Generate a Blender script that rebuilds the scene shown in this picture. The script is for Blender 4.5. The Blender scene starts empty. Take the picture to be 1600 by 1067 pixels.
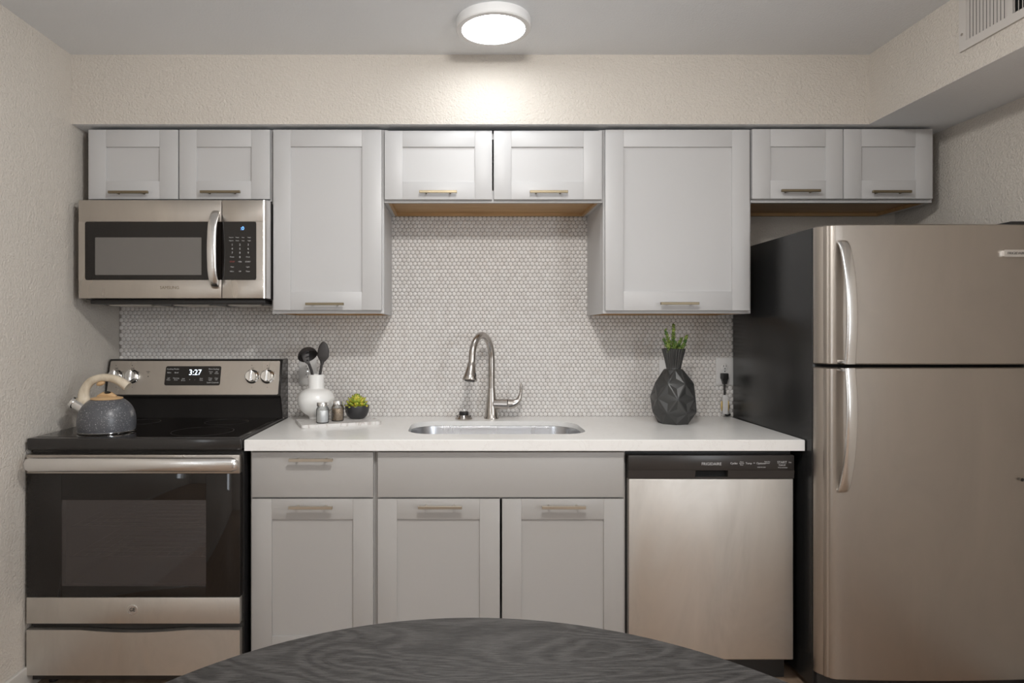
import bpy, bmesh, math, random
from mathutils import Vector, Matrix
random.seed(7)
PI = math.pi
S = bpy.context.scene
COL = S.collection

# ---------------------------------------------------------------- camera, world, lamps, exposure
F = 1005.0; CX, CY = 715.0, 518.0; CAMZ = 1.31; CAMD = 3.0      # tile face is the plane y=0, camera at y=-3
cd = bpy.data.cameras.new('camera'); cam = bpy.data.objects.new('camera', cd); COL.objects.link(cam)
cd.sensor_fit = 'HORIZONTAL'; cd.sensor_width = 36.0; cd.lens = F/1600*36.0
cd.shift_x = (800-CX)/1600; cd.shift_y = -(533.5-CY)/1600
cd.clip_start = 0.02
cam.location = (0, -CAMD, CAMZ); cam.rotation_euler = (PI/2, 0, 0)
S.camera = cam
w = bpy.data.worlds.new('world'); S.world = w; w.use_nodes = True
w.node_tree.nodes['Background'].inputs[0].default_value = (0.80, 0.88, 1.0, 1)
w.node_tree.nodes['Background'].inputs[1].default_value = 1.0
S.view_settings.view_transform = 'Standard'; S.view_settings.look = 'None'
S.view_settings.exposure = -0.02; S.view_settings.gamma = 1.0; S.view_settings.use_curve_mapping = False
LAMP_A = 24        # emission of the lamp above the sink
LAMP_B = 175       # emission of the lamp above the table
FILL_C = 110  # emission of an unseen lamp added at the rear as fill
FILL_L, FILL_R = 24.0, 66.0        # daylight through unseen added windows left and right of the camera (watts)
FILL_WIN = {-1: (-4.9, -3.6, 0.85, 2.1), 1: (-4.7, -3.3, 0.85, 2.1)}     # y0, y1, z0, z1 of each added, unseen window
for side, en in ((-1, FILL_L), (1, FILL_R)):
    y0, y1, z0, z1 = FILL_WIN[side]
    dl = bpy.data.lights.new('fill_light', 'AREA'); dl.shape = 'RECTANGLE'; dl.size = z1-z0; dl.size_y = y1-y0  # area light added in the window opening to fill the room
    dl.energy = en; dl.color = (0.90, 0.95, 1.0)
    dlo = bpy.data.objects.new('fill_light', dl); COL.objects.link(dlo)
    dlo.location = ((-1.70 if side < 0 else 2.165), (y0+y1)/2, (z0+z1)/2); dlo.rotation_euler = (0, side*PI/2, 0)

def W(px, py, d):      # point seen at pixel (px,py) at distance d from the camera plane
    return ((px-CX)*d/F, d-CAMD, CAMZ-(py-CY)*d/F)
def XX(px, d): return (px-CX)*d/F
def ZZ(py, d): return CAMZ-(py-CY)*d/F

# ---------------------------------------------------------------- materials
MATS = {}
def nm(name, col, rough=0.5, metal=0.0, **kw):
    m = bpy.data.materials.new(name); m.use_nodes = True
    b = m.node_tree.nodes['Principled BSDF']
    b.inputs['Base Color'].default_value = (*col, 1); b.inputs['Roughness'].default_value = rough
    b.inputs['Metallic'].default_value = metal
    for k, v in kw.items(): b.inputs[k.replace('_', ' ')].default_value = v
    MATS[name] = m
    return m
def lk(m, a, b): m.node_tree.links.new(a, b)
def nd(m, t, **kw):
    n = m.node_tree.nodes.new(t)
    for k, v in kw.items(): setattr(n, k, v)
    return n
def coords(m, scale=(1,1,1), kind='Object', rot=(0,0,0)):
    tc = nd(m, 'ShaderNodeTexCoord'); mp = nd(m, 'ShaderNodeMapping')
    mp.inputs['Scale'].default_value = scale; mp.inputs['Rotation'].default_value = rot
    lk(m, tc.outputs[kind], mp.inputs['Vector']); return mp.outputs['Vector']
def noise(m, vec, scale, detail=3, rough=0.5, dist=0.0):
    n = nd(m, 'ShaderNodeTexNoise'); n.inputs['Scale'].default_value = scale
    n.inputs['Detail'].default_value = detail; n.inputs['Roughness'].default_value = rough
    n.inputs['Distortion'].default_value = dist
    lk(m, vec, n.inputs['Vector']); return n.outputs['Fac']
def ramp(m, fac, stops):
    r = nd(m, 'ShaderNodeValToRGB'); e = r.color_ramp.elements
    while len(e) < len(stops): e.new(0.5)
    for i, (p, c) in enumerate(stops):
        e[i].position = p; e[i].color = (*c, 1) if len(c) == 3 else c
    lk(m, fac, r.inputs['Fac']); return r.outputs['Color']
def bump(m, h, strength=0.2, dist=0.01):
    b = nd(m, 'ShaderNodeBump'); b.inputs['Strength'].default_value = strength; b.inputs['Distance'].default_value = dist
    lk(m, h, b.inputs['Height']); lk(m, b.outputs['Normal'], m.node_tree.nodes['Principled BSDF'].inputs['Normal'])
def base(m, c): lk(m, c, m.node_tree.nodes['Principled BSDF'].inputs['Base Color'])
def rough(m, c): lk(m, c, m.node_tree.nodes['Principled BSDF'].inputs['Roughness'])

def plaster(name, col, s=0.5):
    m = nm(name, col, 0.62)
    v = coords(m, kind='Object')
    f = noise(m, v, 120, 3, 0.55, 0.4); bump(m, f, s, 0.006)
    g = noise(m, v, 1.3, 2)
    base(m, ramp(m, g, [(0.3, tuple(c*0.96 for c in col)), (0.7, tuple(min(1, c*1.03) for c in col))]))
    return m
plaster('wall', (0.60, 0.555, 0.50), 0.9)
plaster('ceiling', (0.78, 0.805, 0.83), 0.35)
plaster('room', (0.58, 0.54, 0.49), 0.3)
def paint(name, col, r=0.35):
    m = nm(name, col, r); v = coords(m)
    bump(m, noise(m, v, 260, 2), 0.04, 0.002); return m
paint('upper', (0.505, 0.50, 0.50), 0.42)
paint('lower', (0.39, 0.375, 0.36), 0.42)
paint('baseboard', (0.55, 0.53, 0.50), 0.4)
def wood(name, a, b, scale=(3, 30, 30), r=0.5, nscale=2.0, bs=0.05, rot=(0,0,0)):
    m = nm(name, a, r); v = coords(m, scale, rot=rot)
    f = noise(m, v, nscale, 6, 0.6, 0.6)
    base(m, ramp(m, f, [(0.35, a), (0.65, b)])); bump(m, f, bs, 0.002); return m
wood('raw_wood', (0.42, 0.25, 0.11), (0.52, 0.33, 0.16), (2, 20, 20))
wood('floor', (0.25, 0.17, 0.115), (0.37, 0.265, 0.19), (10, 1.2, 10), 0.35, 3.0)
# black-stained oak: long grain with nested arches, fine open pores
m = nm('black_oak', (0.04, 0.037, 0.035), 0.40)
v = coords(m, (0.9, 3.2, 1.0), rot=(0, 0, -0.55))
big = noise(m, v, 1.5, 2, 0.45, 0.9)
wv = nd(m, 'ShaderNodeMath', operation='MULTIPLY'); lk(m, big, wv.inputs[0]); wv.inputs[1].default_value = 150.0
sn = nd(m, 'ShaderNodeMath', operation='SINE'); lk(m, wv.outputs[0], sn.inputs[0])
fine = noise(m, coords(m, (14, 150, 14), rot=(0, 0, -0.55)), 2.5, 4, 0.65)
mx = nd(m, 'ShaderNodeMath', operation='MULTIPLY_ADD'); lk(m, sn.outputs[0], mx.inputs[0]); mx.inputs[1].default_value = 0.075; lk(m, fine, mx.inputs[2])
base(m, ramp(m, mx.outputs[0], [(0.36, (0.014, 0.0125, 0.012)), (0.50, (0.030, 0.028, 0.027)), (0.66, (0.056, 0.052, 0.050))]))
bump(m, mx.outputs[0], 0.45, 0.0015)
def steel(name, col, r=0.3, sc=(4, 4, 260), bs=0.06, smudge=0.10):
    m = nm(name, col, r, 1.0); v = coords(m, sc)
    f = noise(m, v, 2.0, 3, 0.6); bump(m, f, bs, 0.002)
    g = noise(m, coords(m, (1, 1, 0.35)), 5.0, 4, 0.6, 0.8)
    rr = ramp(m, g, [(0.3, (max(0.05, r-0.06),)*3), (0.75, (r+smudge,)*3)]); rough(m, rr)
    hi = tuple(min(1, c*1.05) for c in col); lo = tuple(c*(1-smudge*0.9) for c in col)
    base(m, ramp(m, g, [(0.3, hi), (0.75, lo)])); return m
steel('steel', (0.56, 0.52, 0.475), 0.30)
steel('steel_worn', (0.70, 0.67, 0.63), 0.42, smudge=0.16)
steel('steel_fridge', (0.44, 0.40, 0.36), 0.38, smudge=0.05)
steel('steel_bright', (0.78, 0.77, 0.76), 0.24, smudge=0.04)
steel('sink_steel', (0.62, 0.63, 0.66), 0.26, (60, 60, 4))
nm('nickel', (0.50, 0.47, 0.44), 0.24, 1.0)
nm('chrome', (0.85, 0.85, 0.84), 0.10, 1.0)
nm('brass', (0.24, 0.20, 0.135), 0.42, 1.0)
nm('champagne', (0.62, 0.57, 0.49), 0.30, 1.0)
nm('black_glass', (0.010, 0.008, 0.007), 0.05)
nm('black_enamel', (0.022, 0.020, 0.019), 0.13)
nm('black_plastic', (0.016, 0.015, 0.015), 0.35)
nm('dark_void', (0.004, 0.004, 0.004), 0.8)
nm('brown_plastic', (0.030, 0.026, 0.024), 0.30)
nm('mw_screen', (0.155, 0.145, 0.135), 0.12)
m = nm('fridge_side', (0.014, 0.014, 0.014), 0.26); v = coords(m); bump(m, noise(m, v, 420, 2), 0.25, 0.001)
nm('white_plastic', (0.62, 0.61, 0.60), 0.35)
LA_=nm('lamp_white', (0.72, 0.72, 0.72), 0.4)
nm('ceramic_white', (0.88, 0.875, 0.86), 0.25)
nm('vent_white', (0.55, 0.52, 0.49), 0.45)
nm('white_print', (0.55, 0.55, 0.55), 0.5)
nm('grey_print', (0.22, 0.21, 0.20), 0.5)
nm('ring_print', (0.04, 0.038, 0.036), 0.3)
nm('dark_print', (0.03, 0.028, 0.026), 0.5)
nm('red_print', (0.30, 0.06, 0.05), 0.5)
nm('silicone', (0.040, 0.036, 0.036), 0.55)
nm('silicone_grey', (0.10, 0.095, 0.095), 0.5)
nm('salt', (0.93, 0.93, 0.93), 0.8)
m = nm('pepper', (0.32, 0.24, 0.17), 0.8); v = coords(m)
base(m, ramp(m, noise(m, v, 500, 2), [(0.38, (0.24, 0.16, 0.10)), (0.6, (0.66, 0.54, 0.42))]))
nm('bowl_black', (0.035, 0.034, 0.036), 0.42)
m = nm('vase_black', (0.042, 0.042, 0.041), 0.34)
m = nm('leaf', (0.10, 0.16, 0.03), 0.45); v = coords(m)
base(m, ramp(m, noise(m, v, 55, 2), [(0.35, (0.045, 0.11, 0.02)), (0.65, (0.20, 0.26, 0.05))]))
m = nm('rosette', (0.3, 0.34, 0.04), 0.4); v = coords(m)
base(m, ramp(m, noise(m, v, 70, 2), [(0.36, (0.16, 0.27, 0.03)), (0.5, (0.42, 0.46, 0.05)), (0.64, (0.75, 0.60, 0.08))]))
nm('leaf_tip', (0.05, 0.02, 0.012), 0.5)
nm('grout', (0.30, 0.275, 0.255), 0.8)
m = nm('tile', (0.60, 0.575, 0.55), 0.22); v = coords(m)
base(m, ramp(m, noise(m, v, 30, 2), [(0.35, (0.66, 0.63, 0.605)), (0.65, (0.72, 0.70, 0.68))]))
m = nm('quartz', (0.82, 0.81, 0.79), 0.22); v = coords(m)
f = noise(m, v, 5.0, 6, 0.65, 1.5)
base(m, ramp(m, f, [(0.30, (0.84, 0.83, 0.81)), (0.492, (0.84, 0.83, 0.81)), (0.5, (0.78, 0.76, 0.74)), (0.508, (0.84, 0.83, 0.81)), (0.8, (0.86, 0.85, 0.835))]))
m = nm('marble', (0.66, 0.64, 0.62), 0.3); v = coords(m, (3, 1, 1))
base(m, ramp(m, noise(m, v, 9, 6, 0.6, 2.0), [(0.35, (0.46, 0.41, 0.38)), (0.47, (0.68, 0.66, 0.64)), (0.8, (0.72, 0.70, 0.68))]))
m = nm('speckled', (0.09, 0.095, 0.11), 0.33); v = coords(m)
vo = nd(m, 'ShaderNodeTexVoronoi'); vo.inputs['Scale'].default_value = 240; lk(m, v, vo.inputs['Vector'])
n1 = noise(m, v, 160, 2)
ad = nd(m, 'ShaderNodeMath', operation='MULTIPLY_ADD'); lk(m, n1, ad.inputs[0]); ad.inputs[1].default_value = 0.75; lk(m, vo.outputs['Distance'], ad.inputs[2])
base(m, ramp(m, ad.outputs[0], [(0.50, (0.62, 0.62, 0.62)), (0.56, (0.10, 0.10, 0.11)), (1.0, (0.085, 0.088, 0.098))]))
m = nm('cream_wood', (0.62, 0.54, 0.42), 0.4); v = coords(m, (8, 8, 3))
base(m, ramp(m, noise(m, v, 6, 4), [(0.35, (0.50, 0.42, 0.31)), (0.6, (0.66, 0.58, 0.46))]))
nm('tan_wood', (0.58, 0.38, 0.20), 0.45)
nm('gold_foil', (0.70, 0.52, 0.22), 0.3, 0.8)
def emis(name, col, s):
    m = nm(name, col, 0.5); b = m.node_tree.nodes['Principled BSDF']
    b.inputs['Emission Color'].default_value = (*col, 1); b.inputs['Emission Strength'].default_value = s; return m
emis('diffuser_a', (0.95, 0.98, 1.0), LAMP_A)
emis('diffuser_b', (1.0, 0.975, 0.94), LAMP_B)
emis('fill_diffuser', (1.0, 0.965, 0.92), FILL_C)
emis('digits', (0.75, 0.88, 1.0), 2.2)
emis('digits_blue', (0.15, 0.40, 1.0), 2.2)
def glassy(name, tint, spec=0.12):
    m = bpy.data.materials.new(name); m.use_nodes = True; nt = m.node_tree
    nt.nodes.remove(nt.nodes['Principled BSDF']); out = nt.nodes['Material Output']
    tr = nt.nodes.new('ShaderNodeBsdfTransparent'); tr.inputs[0].default_value = (*tint, 1)
    gl = nt.nodes.new('ShaderNodeBsdfGlossy'); gl.inputs['Roughness'].default_value = 0.03
    fr = nt.nodes.new('ShaderNodeFresnel'); fr.inputs[0].default_value = 1.5
    mxs = nt.nodes.new('ShaderNodeMixShader')
    nt.links.new(fr.outputs[0], mxs.inputs[0]); nt.links.new(tr.outputs[0], mxs.inputs[1]); nt.links.new(gl.outputs[0], mxs.inputs[2])
    nt.links.new(mxs.outputs[0], out.inputs[0]); MATS[name] = m; return m
glassy('jar_glass', (0.97, 0.98, 0.98)); glassy('oven_glass', (0.62, 0.59, 0.57))
m = MATS['oven_glass']; nt = m.node_tree      # printed dot screen on the pane
df = nt.nodes.new('ShaderNodeBsdfDiffuse'); df.inputs[0].default_value = (0.15, 0.13, 0.125, 1)
m2 = nt.nodes.new('ShaderNodeMixShader'); m2.inputs[0].default_value = 0.30
tr_ = [n for n in nt.nodes if n.type == 'BSDF_TRANSPARENT'][0]; mx_ = [n for n in nt.nodes if n.type == 'MIX_SHADER' and n != m2][0]
nt.links.new(tr_.outputs[0], m2.inputs[1]); nt.links.new(df.outputs[0], m2.inputs[2]); nt.links.new(m2.outputs[0], mx_.inputs[1])
nm('oven_inside', (0.45, 0.41, 0.38), 0.5)

# ---------------------------------------------------------------- mesh helpers (world coordinates)
def B(): return bmesh.new()
def box(bm, x0, x1, y0, y1, z0, z1, bev=0.0, seg=2, mi=0):
    x0, x1 = min(x0, x1), max(x0, x1); y0, y1 = min(y0, y1), max(y0, y1); z0, z1 = min(z0, z1), max(z0, z1)
    vs = [bm.verts.new((x, y, z)) for x in (x0, x1) for y in (y0, y1) for z in (z0, z1)]
    q = [(0,1,3,2), (4,6,7,5), (0,4,5,1), (2,3,7,6), (0,2,6,4), (1,5,7,3)]
    fs = [bm.faces.new([vs[i] for i in f]) for f in q]
    for f in fs: f.material_index = mi
    if bev > 0:
        es = list({e for f in fs for e in f.edges})
        r = bmesh.ops.bevel(bm, geom=es, offset=bev, segments=seg, profile=0.5, affect='EDGES')
        for f in r['faces']: f.material_index = mi
    return vs
def ring_faces(bm, a, b, mi=0, closed=True):
    n = len(a)
    for i in range(n if closed else n-1):
        j = (i+1) % n
        try: f = bm.faces.new((a[i], a[j], b[j], b[i])); f.material_index = mi
        except ValueError: pass
def lathe(bm, c, prof, seg=48, cap0=True, cap1=True, mi=0, mat=None, fn=None):
    rings = []
    for (r, z) in prof:
        ring = []
        for k in range(seg):
            a = 2*PI*k/seg; rr = r*(fn(a, z) if fn else 1)
            p = Vector((rr*math.cos(a), rr*math.sin(a), z))
            if mat: p = mat @ p
            ring.append(bm.verts.new(p+Vector(c)))
        rings.append(ring)
    for a, b in zip(rings, rings[1:]): ring_faces(bm, a, b, mi)
    if cap0: f = bm.faces.new(rings[0][::-1]); f.material_index = mi
    if cap1: f = bm.faces.new(rings[-1]); f.material_index = mi
def smooth_path(pts, n=8):
    P = [Vector(p) for p in pts]; out = []
    for i in range(len(P)-1):
        p0 = P[i-1] if i else P[0]*2-P[1]; p1 = P[i]; p2 = P[i+1]; p3 = P[i+2] if i+2 < len(P) else P[-1]*2-P[-2]
        for k in range(n):
            t = k/n
            out.append(0.5*((2*p1)+(p2-p0)*t+(2*p0-5*p1+4*p2-p3)*t*t+(3*p1-p0-3*p2+p3)*t**3))
    out.append(P[-1]); return out
def lerp_list(v, n):
    out = []
    for i in range(len(v)-1):
        for k in range(n): out.append(v[i]+(v[i+1]-v[i])*k/n)
    out.append(v[-1]); return out
def tube(bm, pts, r, seg=12, up=(0, 0, 1), flat=1.0, mi=0, power=1.0):
    # r: number or list; flat: second radius ratio (across 'up')
    P = [Vector(p) for p in pts]; n = len(P)
    R = r if isinstance(r, (list, tuple)) else [r]*n
    FL = flat if isinstance(flat, (list, tuple)) else [flat]*n
    t0 = (P[1]-P[0]).normalized(); u = Vector(up); u = (u-t0*u.dot(t0))
    if u.length < 1e-4: u = Vector((1, 0, 0)); u = u-t0*u.dot(t0)
    u.normalize(); rings = []
    for i in range(n):
        t = (P[min(i+1, n-1)]-P[max(i-1, 0)]).normalized()
        u = (u-t*u.dot(t)).normalized(); s = t.cross(u)
        ring = []
        for k in range(seg):
            a = 2*PI*k/seg; ca, sa = math.cos(a), math.sin(a)
            if power != 1.0:
                ca = math.copysign(abs(ca)**power, ca); sa = math.copysign(abs(sa)**power, sa)
            ring.append(bm.verts.new(P[i]+u*R[i]*ca+s*R[i]*FL[i]*sa))
        rings.append(ring)
    for a, b in zip(rings, rings[1:]): ring_faces(bm, a, b, mi)
    for rr in (rings[0][::-1], rings[-1]):
        f = bm.faces.new(rr); f.material_index = mi
def cyl(bm, p0, p1, r0, r1=None, seg=24, mi=0):
    tube(bm, [p0, p1], [r0, r0 if r1 is None else r1], seg, mi=mi)
def ellipsoid(bm, c, sx, sy, sz, rot=None, sub=2, mi=0):
    M = Matrix.Translation(Vector(c)) @ (rot.to_4x4() if rot else Matrix()) @ Matrix.Diagonal((sx, sy, sz, 1))
    r = bmesh.ops.create_icosphere(bm, subdivisions=sub, radius=1.0, matrix=M)
    for v in r['verts']:
        for f in v.link_faces: f.material_index = mi
def prism(bm, poly, z0, z1, mi=0, bev=0):     # poly: list of (x,y); extruded along z
    a = [bm.verts.new((x, y, z0)) for x, y in poly]; b = [bm.verts.new((x, y, z1)) for x, y in poly]
    ring_faces(bm, a, b, mi); bm.faces.new(a[::-1]); bm.faces.new(b)
def prism_y(bm, poly, y0, y1, mi=0):          # poly: list of (x,z)
    a = [bm.verts.new((x, y0, z)) for x, z in poly]; b = [bm.verts.new((x, y1, z)) for x, z in poly]
    ring_faces(bm, a, b, mi); bm.faces.new(a[::-1]).material_index = mi; bm.faces.new(b).material_index = mi
def rrect(x0, x1, z0, z1, r, n=6):
    pts = []
    for cx, cz, a0 in ((x1-r, z1-r, 0), (x0+r, z1-r, PI/2), (x0+r, z0+r, PI), (x1-r, z0+r, 1.5*PI)):
        for k in range(n+1):
            a = a0+PI/2*k/n; pts.append((cx+r*math.cos(a), cz+r*math.sin(a)))
    return pts

ORG = {}
def texts(name, items, mat, parent, squash=1.0):
    for it_ in items: part(name, text_bm([it_], squash=squash), mat, parent)

def finish(name, bm, mats, loc, smooth=35):
    bmesh.ops.translate(bm, verts=bm.verts, vec=-Vector(loc))
    bmesh.ops.recalc_face_normals(bm, faces=bm.faces)
    me = bpy.data.meshes.new(name); bm.to_mesh(me); bm.free()
    for m in (mats if isinstance(mats, (list, tuple)) else [mats]): me.materials.append(MATS[m])
    if smooth is not None:
        me.polygons.foreach_set('use_smooth', [True]*len(me.polygons))
        try: me.set_sharp_from_angle(angle=math.radians(smooth))
        except Exception: pass
    o = bpy.data.objects.new(name, me); COL.objects.link(o); return o
def part(name, bm, mats, parent, label=None, smooth=35):
    o = finish(name, bm, mats, ORG[parent.name], smooth); o.parent = parent; ORG[o.name] = ORG[parent.name]
    if label: o['label'] = label
    return o
def single(name, bm, mats, loc, label, cat, group=None, smooth=35):
    o = finish(name, bm, mats, loc, smooth); o.location = loc; ORG[o.name] = Vector(loc)
    o['label'] = label; o['category'] = cat
    if group: o['group'] = group
    return o
def thing(name, loc, label, cat, group=None):
    o = bpy.data.objects.new(name, None); COL.objects.link(o); o.location = loc; o.empty_display_size = 0.05
    ORG[o.name] = Vector(loc); o['label'] = label; o['category'] = cat
    if group: o['group'] = group
    return o
def struct(name, bm, mats, smooth=None):
    o = finish(name, bm, mats, (0, 0, 0), smooth); o['kind'] = 'structure'; ORG[o.name] = Vector((0, 0, 0)); return o
def text_bm(items, mi=0, squash=1.0):
    """items: (string, size, x, y, z, tilt) upright lettering facing the camera; returns a bmesh"""
    bm = B()
    for (s, size, x, y, z, tilt) in items:
        cu = bpy.data.curves.new('t', 'FONT'); cu.body = s; cu.size = size; cu.align_x = 'CENTER'; cu.align_y = 'CENTER'
        cu.extrude = 0.0003; cu.resolution_u = 3
        ob = bpy.data.objects.new('t', cu); COL.objects.link(ob)
        bpy.context.view_layer.update()
        me = bpy.data.meshes.new_from_object(ob.evaluated_get(bpy.context.evaluated_depsgraph_get()))
        bpy.data.objects.remove(ob); bpy.data.curves.remove(cu)
        M = Matrix.Translation((x, y, z)) @ Matrix.Rotation(PI/2+tilt, 4, 'X') @ Matrix.Diagonal((squash, 1, 1, 1))
        me.transform(M); bm.from_mesh(me); bpy.data.meshes.remove(me)
    return bm

# ---------------------------------------------------------------- the room
XL, XR, ZC = -1.58, 2.045, 2.442
YB = -6.8
ZS = 2.158      # underside of the soffits
YS = -0.37      # face of the soffit over the cabinets
XS = 1.683      # face of the soffit along the right wall
WY = 0.008
bm = B(); box(bm, XL-0.1, XR+0.1, YB-0.1, WY+0.1, -0.1, 0.0); struct('floor', bm, 'floor')
bm = B(); box(bm, XL-0.1, XR+0.1, YB-0.1, WY+0.1, ZC, ZC+0.1); struct('ceiling', bm, 'ceiling')
bm = B(); box(bm, XL-0.1, XR+0.1, WY, WY+0.1, 0, ZC); struct('wall_back', bm, 'wall')
for side, xa, xb, nm_ in ((-1, XL-0.1, XL, 'wall_left'), (1, XR, XR+0.1, 'wall_right')):
    y0, y1, z0, z1 = FILL_WIN[side]; bm = B()
    box(bm, xa, xb, y1, WY, 0, ZC); box(bm, xa, xb, YB-0.1, y0, 0, ZC); box(bm, xa, xb, y0, y1, 0, z0); box(bm, xa, xb, y0, y1, z1, ZC)
    struct(nm_, bm, 'wall')
    bm = B(); xi = XL if side < 0 else XR
    for a in ((y0-.05, y0, z0-.05, z1+.05), (y1, y1+.05, z0-.05, z1+.05), (y0, y1, z0-.05, z0), (y0, y1, z1, z1+.05), (y0, y1, (z0+z1)/2-.02, (z0+z1)/2+.02)):
        box(bm, xi-.02, xi+.02, a[0], a[1], a[2], a[3])
    struct('fill_window_1' if side < 0 else 'fill_window_2', bm, 'baseboard')  # unseen window frame, added where the fill light enters
bm = B(); box(bm, XL-0.1, XR+0.1, YB-0.1, YB, 0, ZC); struct('wall_rear', bm, 'room')
# soffits: painted sides, ceiling-white undersides
def soffit(name, x0, x1, y0, y1, z0, z1):
    bm = B(); box(bm, x0, x1, y0, y1, z0, z1)
    for f in bm.faces:
        f.normal_update()
        f.material_index = 1 if abs(f.normal.z) > 0.9 and f.calc_center_median().z < z0+0.01 else 0
    return struct(name, bm, ['wall', 'ceiling'])
soffit('trim_1', XL, XR, YS, WY, ZS, ZC)
soffit('trim_2', XS, XR, YB, YS, ZS, ZC)
for nm_, xa, xb in (('baseboard_left', XL, XL+0.014), ('baseboard_right', XR-0.014, XR)):
    bm = B(); box(bm, xa, xb, YB, WY, 0, 0.088, 0.003); struct(nm_, bm, 'baseboard')

# ---------------------------------------------------------------- tile backsplash
def tiles():
    pitch = 0.0203; rowh = pitch*0.866; verts = []; faces = []; mi = []
    def inside(x, z):
        if z < 0.905 or x < XL+0.008 or x > 1.285: return False
        if z < 1.45: return True
        return -0.345 < x < 0.66 and z < 1.852
    seg = 12
    row = 0; z = 0.9145+rowh*0.5-rowh*1
    tris = []
    while z < 1.87:
        x = XL+0.0105+(pitch/2 if row % 2 else 0)
        while x < 1.29:
            if inside(x, z):
                dz = random.uniform(-0.025, 0.025); dx = random.uniform(-0.025, 0.025)
                b = len(verts)
                for (rs, y) in ((1.0, 0.004), (0.965, 0.0008), (0.89, 0.0001)):
                    for k in range(seg):
                        a = 2*PI*k/seg
                        ph = (a+PI/6) % (PI/3)-PI/6
                        hexr = 0.0097/math.cos(ph); r = (hexr*0.75+0.0100*0.25)*rs
                        lx, lz = r*math.cos(a), r*math.sin(a)
                        verts.append((x+lx, y+lx*dx+lz*dz, z+lz))
                verts.append((x, 0.0000, z))
                for q in range(2):
                    for k in range(seg):
                        j = (k+1) % seg
                        faces.append((b+q*seg+k, b+q*seg+j, b+(q+1)*seg+j, b+(q+1)*seg+k)); mi.append(0)
                for k in range(seg):
                    faces.append((b+2*seg+k, b+2*seg+(k+1) % seg, b+3*seg)); mi.append(0)
            x += pitch
        z += rowh; row += 1
    def quad(x0, x1, z0, z1):
        b = len(verts); y = 0.0028
        verts.extend([(x0, y, z0), (x1, y, z0), (x1, y, z1), (x0, y, z1), (x0, WY-.0006, z0), (x1, WY-.0006, z0), (x1, WY-.0006, z1), (x0, WY-.0006, z1)])
        for f in ((0,1,2,3), (7,6,5,4), (0,4,5,1), (3,2,6,7), (0,3,7,4), (1,5,6,2)):
            faces.append(tuple(b+i for i in f)); mi.append(1)
    quad(XL+0.001, 1.29, 0.9, 1.45); quad(-0.36, 0.675, 1.45, 1.856)
    me = bpy.data.meshes.new('tile_backsplash'); me.from_pydata(verts, [], faces)
    me.materials.append(MATS['tile']); me.materials.append(MATS['grout'])
    me.polygons.foreach_set('material_index', mi); me.polygons.foreach_set('use_smooth', [m == 0 for m in mi]); me.update()
    o = bpy.data.objects.new('tile_backsplash', me); COL.objects.link(o)
    o['label'] = 'backsplash of small glossy white hexagon tiles behind the counter and stove'; o['category'] = 'backsplash'
tiles()

# ---------------------------------------------------------------- ceiling lights
def ceiling_light(x, y, r, mat, label, dome=0.0, group=None):
    t = thing('ceiling_light', (x, y, ZC), label, 'ceiling light', group)
    b = ZC-0.036
    bm = B(); lathe(bm, (x, y, 0), [(r*0.985, ZC), (r, ZC-0.004), (r, b+0.004), (r-0.003, b), (r*0.845, b-0.0005), (r*0.84, b+0.003), (r*0.84, ZC-0.002)], 96, cap0=False, cap1=False)
    part('housing', bm, 'lamp_white', t)
    bm = B()
    if dome:      # bowl-shaped glass
        lathe(bm, (x, y, 0), [(0.002, b-dome)]+[(r*0.838*math.sin(PI/2*k/10), b+0.002-dome*math.cos(PI/2*k/10)) for k in range(1, 11)], 64, True, False)
    else:
        lathe(bm, (x, y, 0), [(0.002, b-0.001), (r*0.6, b-0.001), (r*0.838, b+0.002)], 96, True, False)
    part('diffuser', bm, mat, t)
LA = W(771, 48, 2.34)
ceiling_light(LA[0], LA[1], 0.1365, 'diffuser_a', 'round white flush ceiling light glowing in front of the soffit above the sink')
ceiling_light(0.15, -2.0, 0.14, 'diffuser_b', 'round ceiling light above the black table', dome=0.10)
ceiling_light(0.15, -5.2, 0.14, 'fill_diffuser', 'unseen round ceiling light added at the rear of the room as fill', dome=0.10)

# ---------------------------------------------------------------- cabinets
def pull(parent, x, z, yf, L, mat, drop=0.0):
    """square bar pull: bar plus two round posts, fixed to the door face yf"""
    bm = B(); s = 0.0052
    box(bm, x-L/2, x+L/2, yf-0.034, yf-0.034+2*s, z-s, z+s, 0.0008, 1)
    for sx in (-1, 1):
        cyl(bm, (x+sx*L*0.32, yf-0.030, z), (x+sx*L*0.32, yf+0.001, z), 0.0038, seg=12)
    return part('handle', bm, mat, parent)
def shaker(parent, x0, x1, z0, z1, yf, mat, sl, sr, rt, rb, t=0.019, name='door'):
    bm = B(); yb = yf+t; g = 0.0012
    box(bm, x0, x0+sl, yf, yb, z0, z1, g); box(bm, x1-sr, x1, yf, yb, z0, z1, g)
    box(bm, x0+sl, x1-sr, yf, yb, z1-rt, z1, g); box(bm, x0+sl, x1-sr, yf, yb, z0, z0+rb, g)
    box(bm, x0+sl-0.004, x1-sr+0.004, yf+0.0075, yb-0.002, z0+rb-0.004, z1-rt+0.004)
    return part(name, bm, mat, parent)
def slab(parent, x0, x1, z0, z1, yf, mat, name='drawer', t=0.019):
    bm = B(); box(bm, x0, x1, yf, yf+t, z0, z1, 0.0018); return part(name, bm, mat, parent)
DU = 2.655; YU = DU-CAMD             # faces of the upper doors
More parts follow.
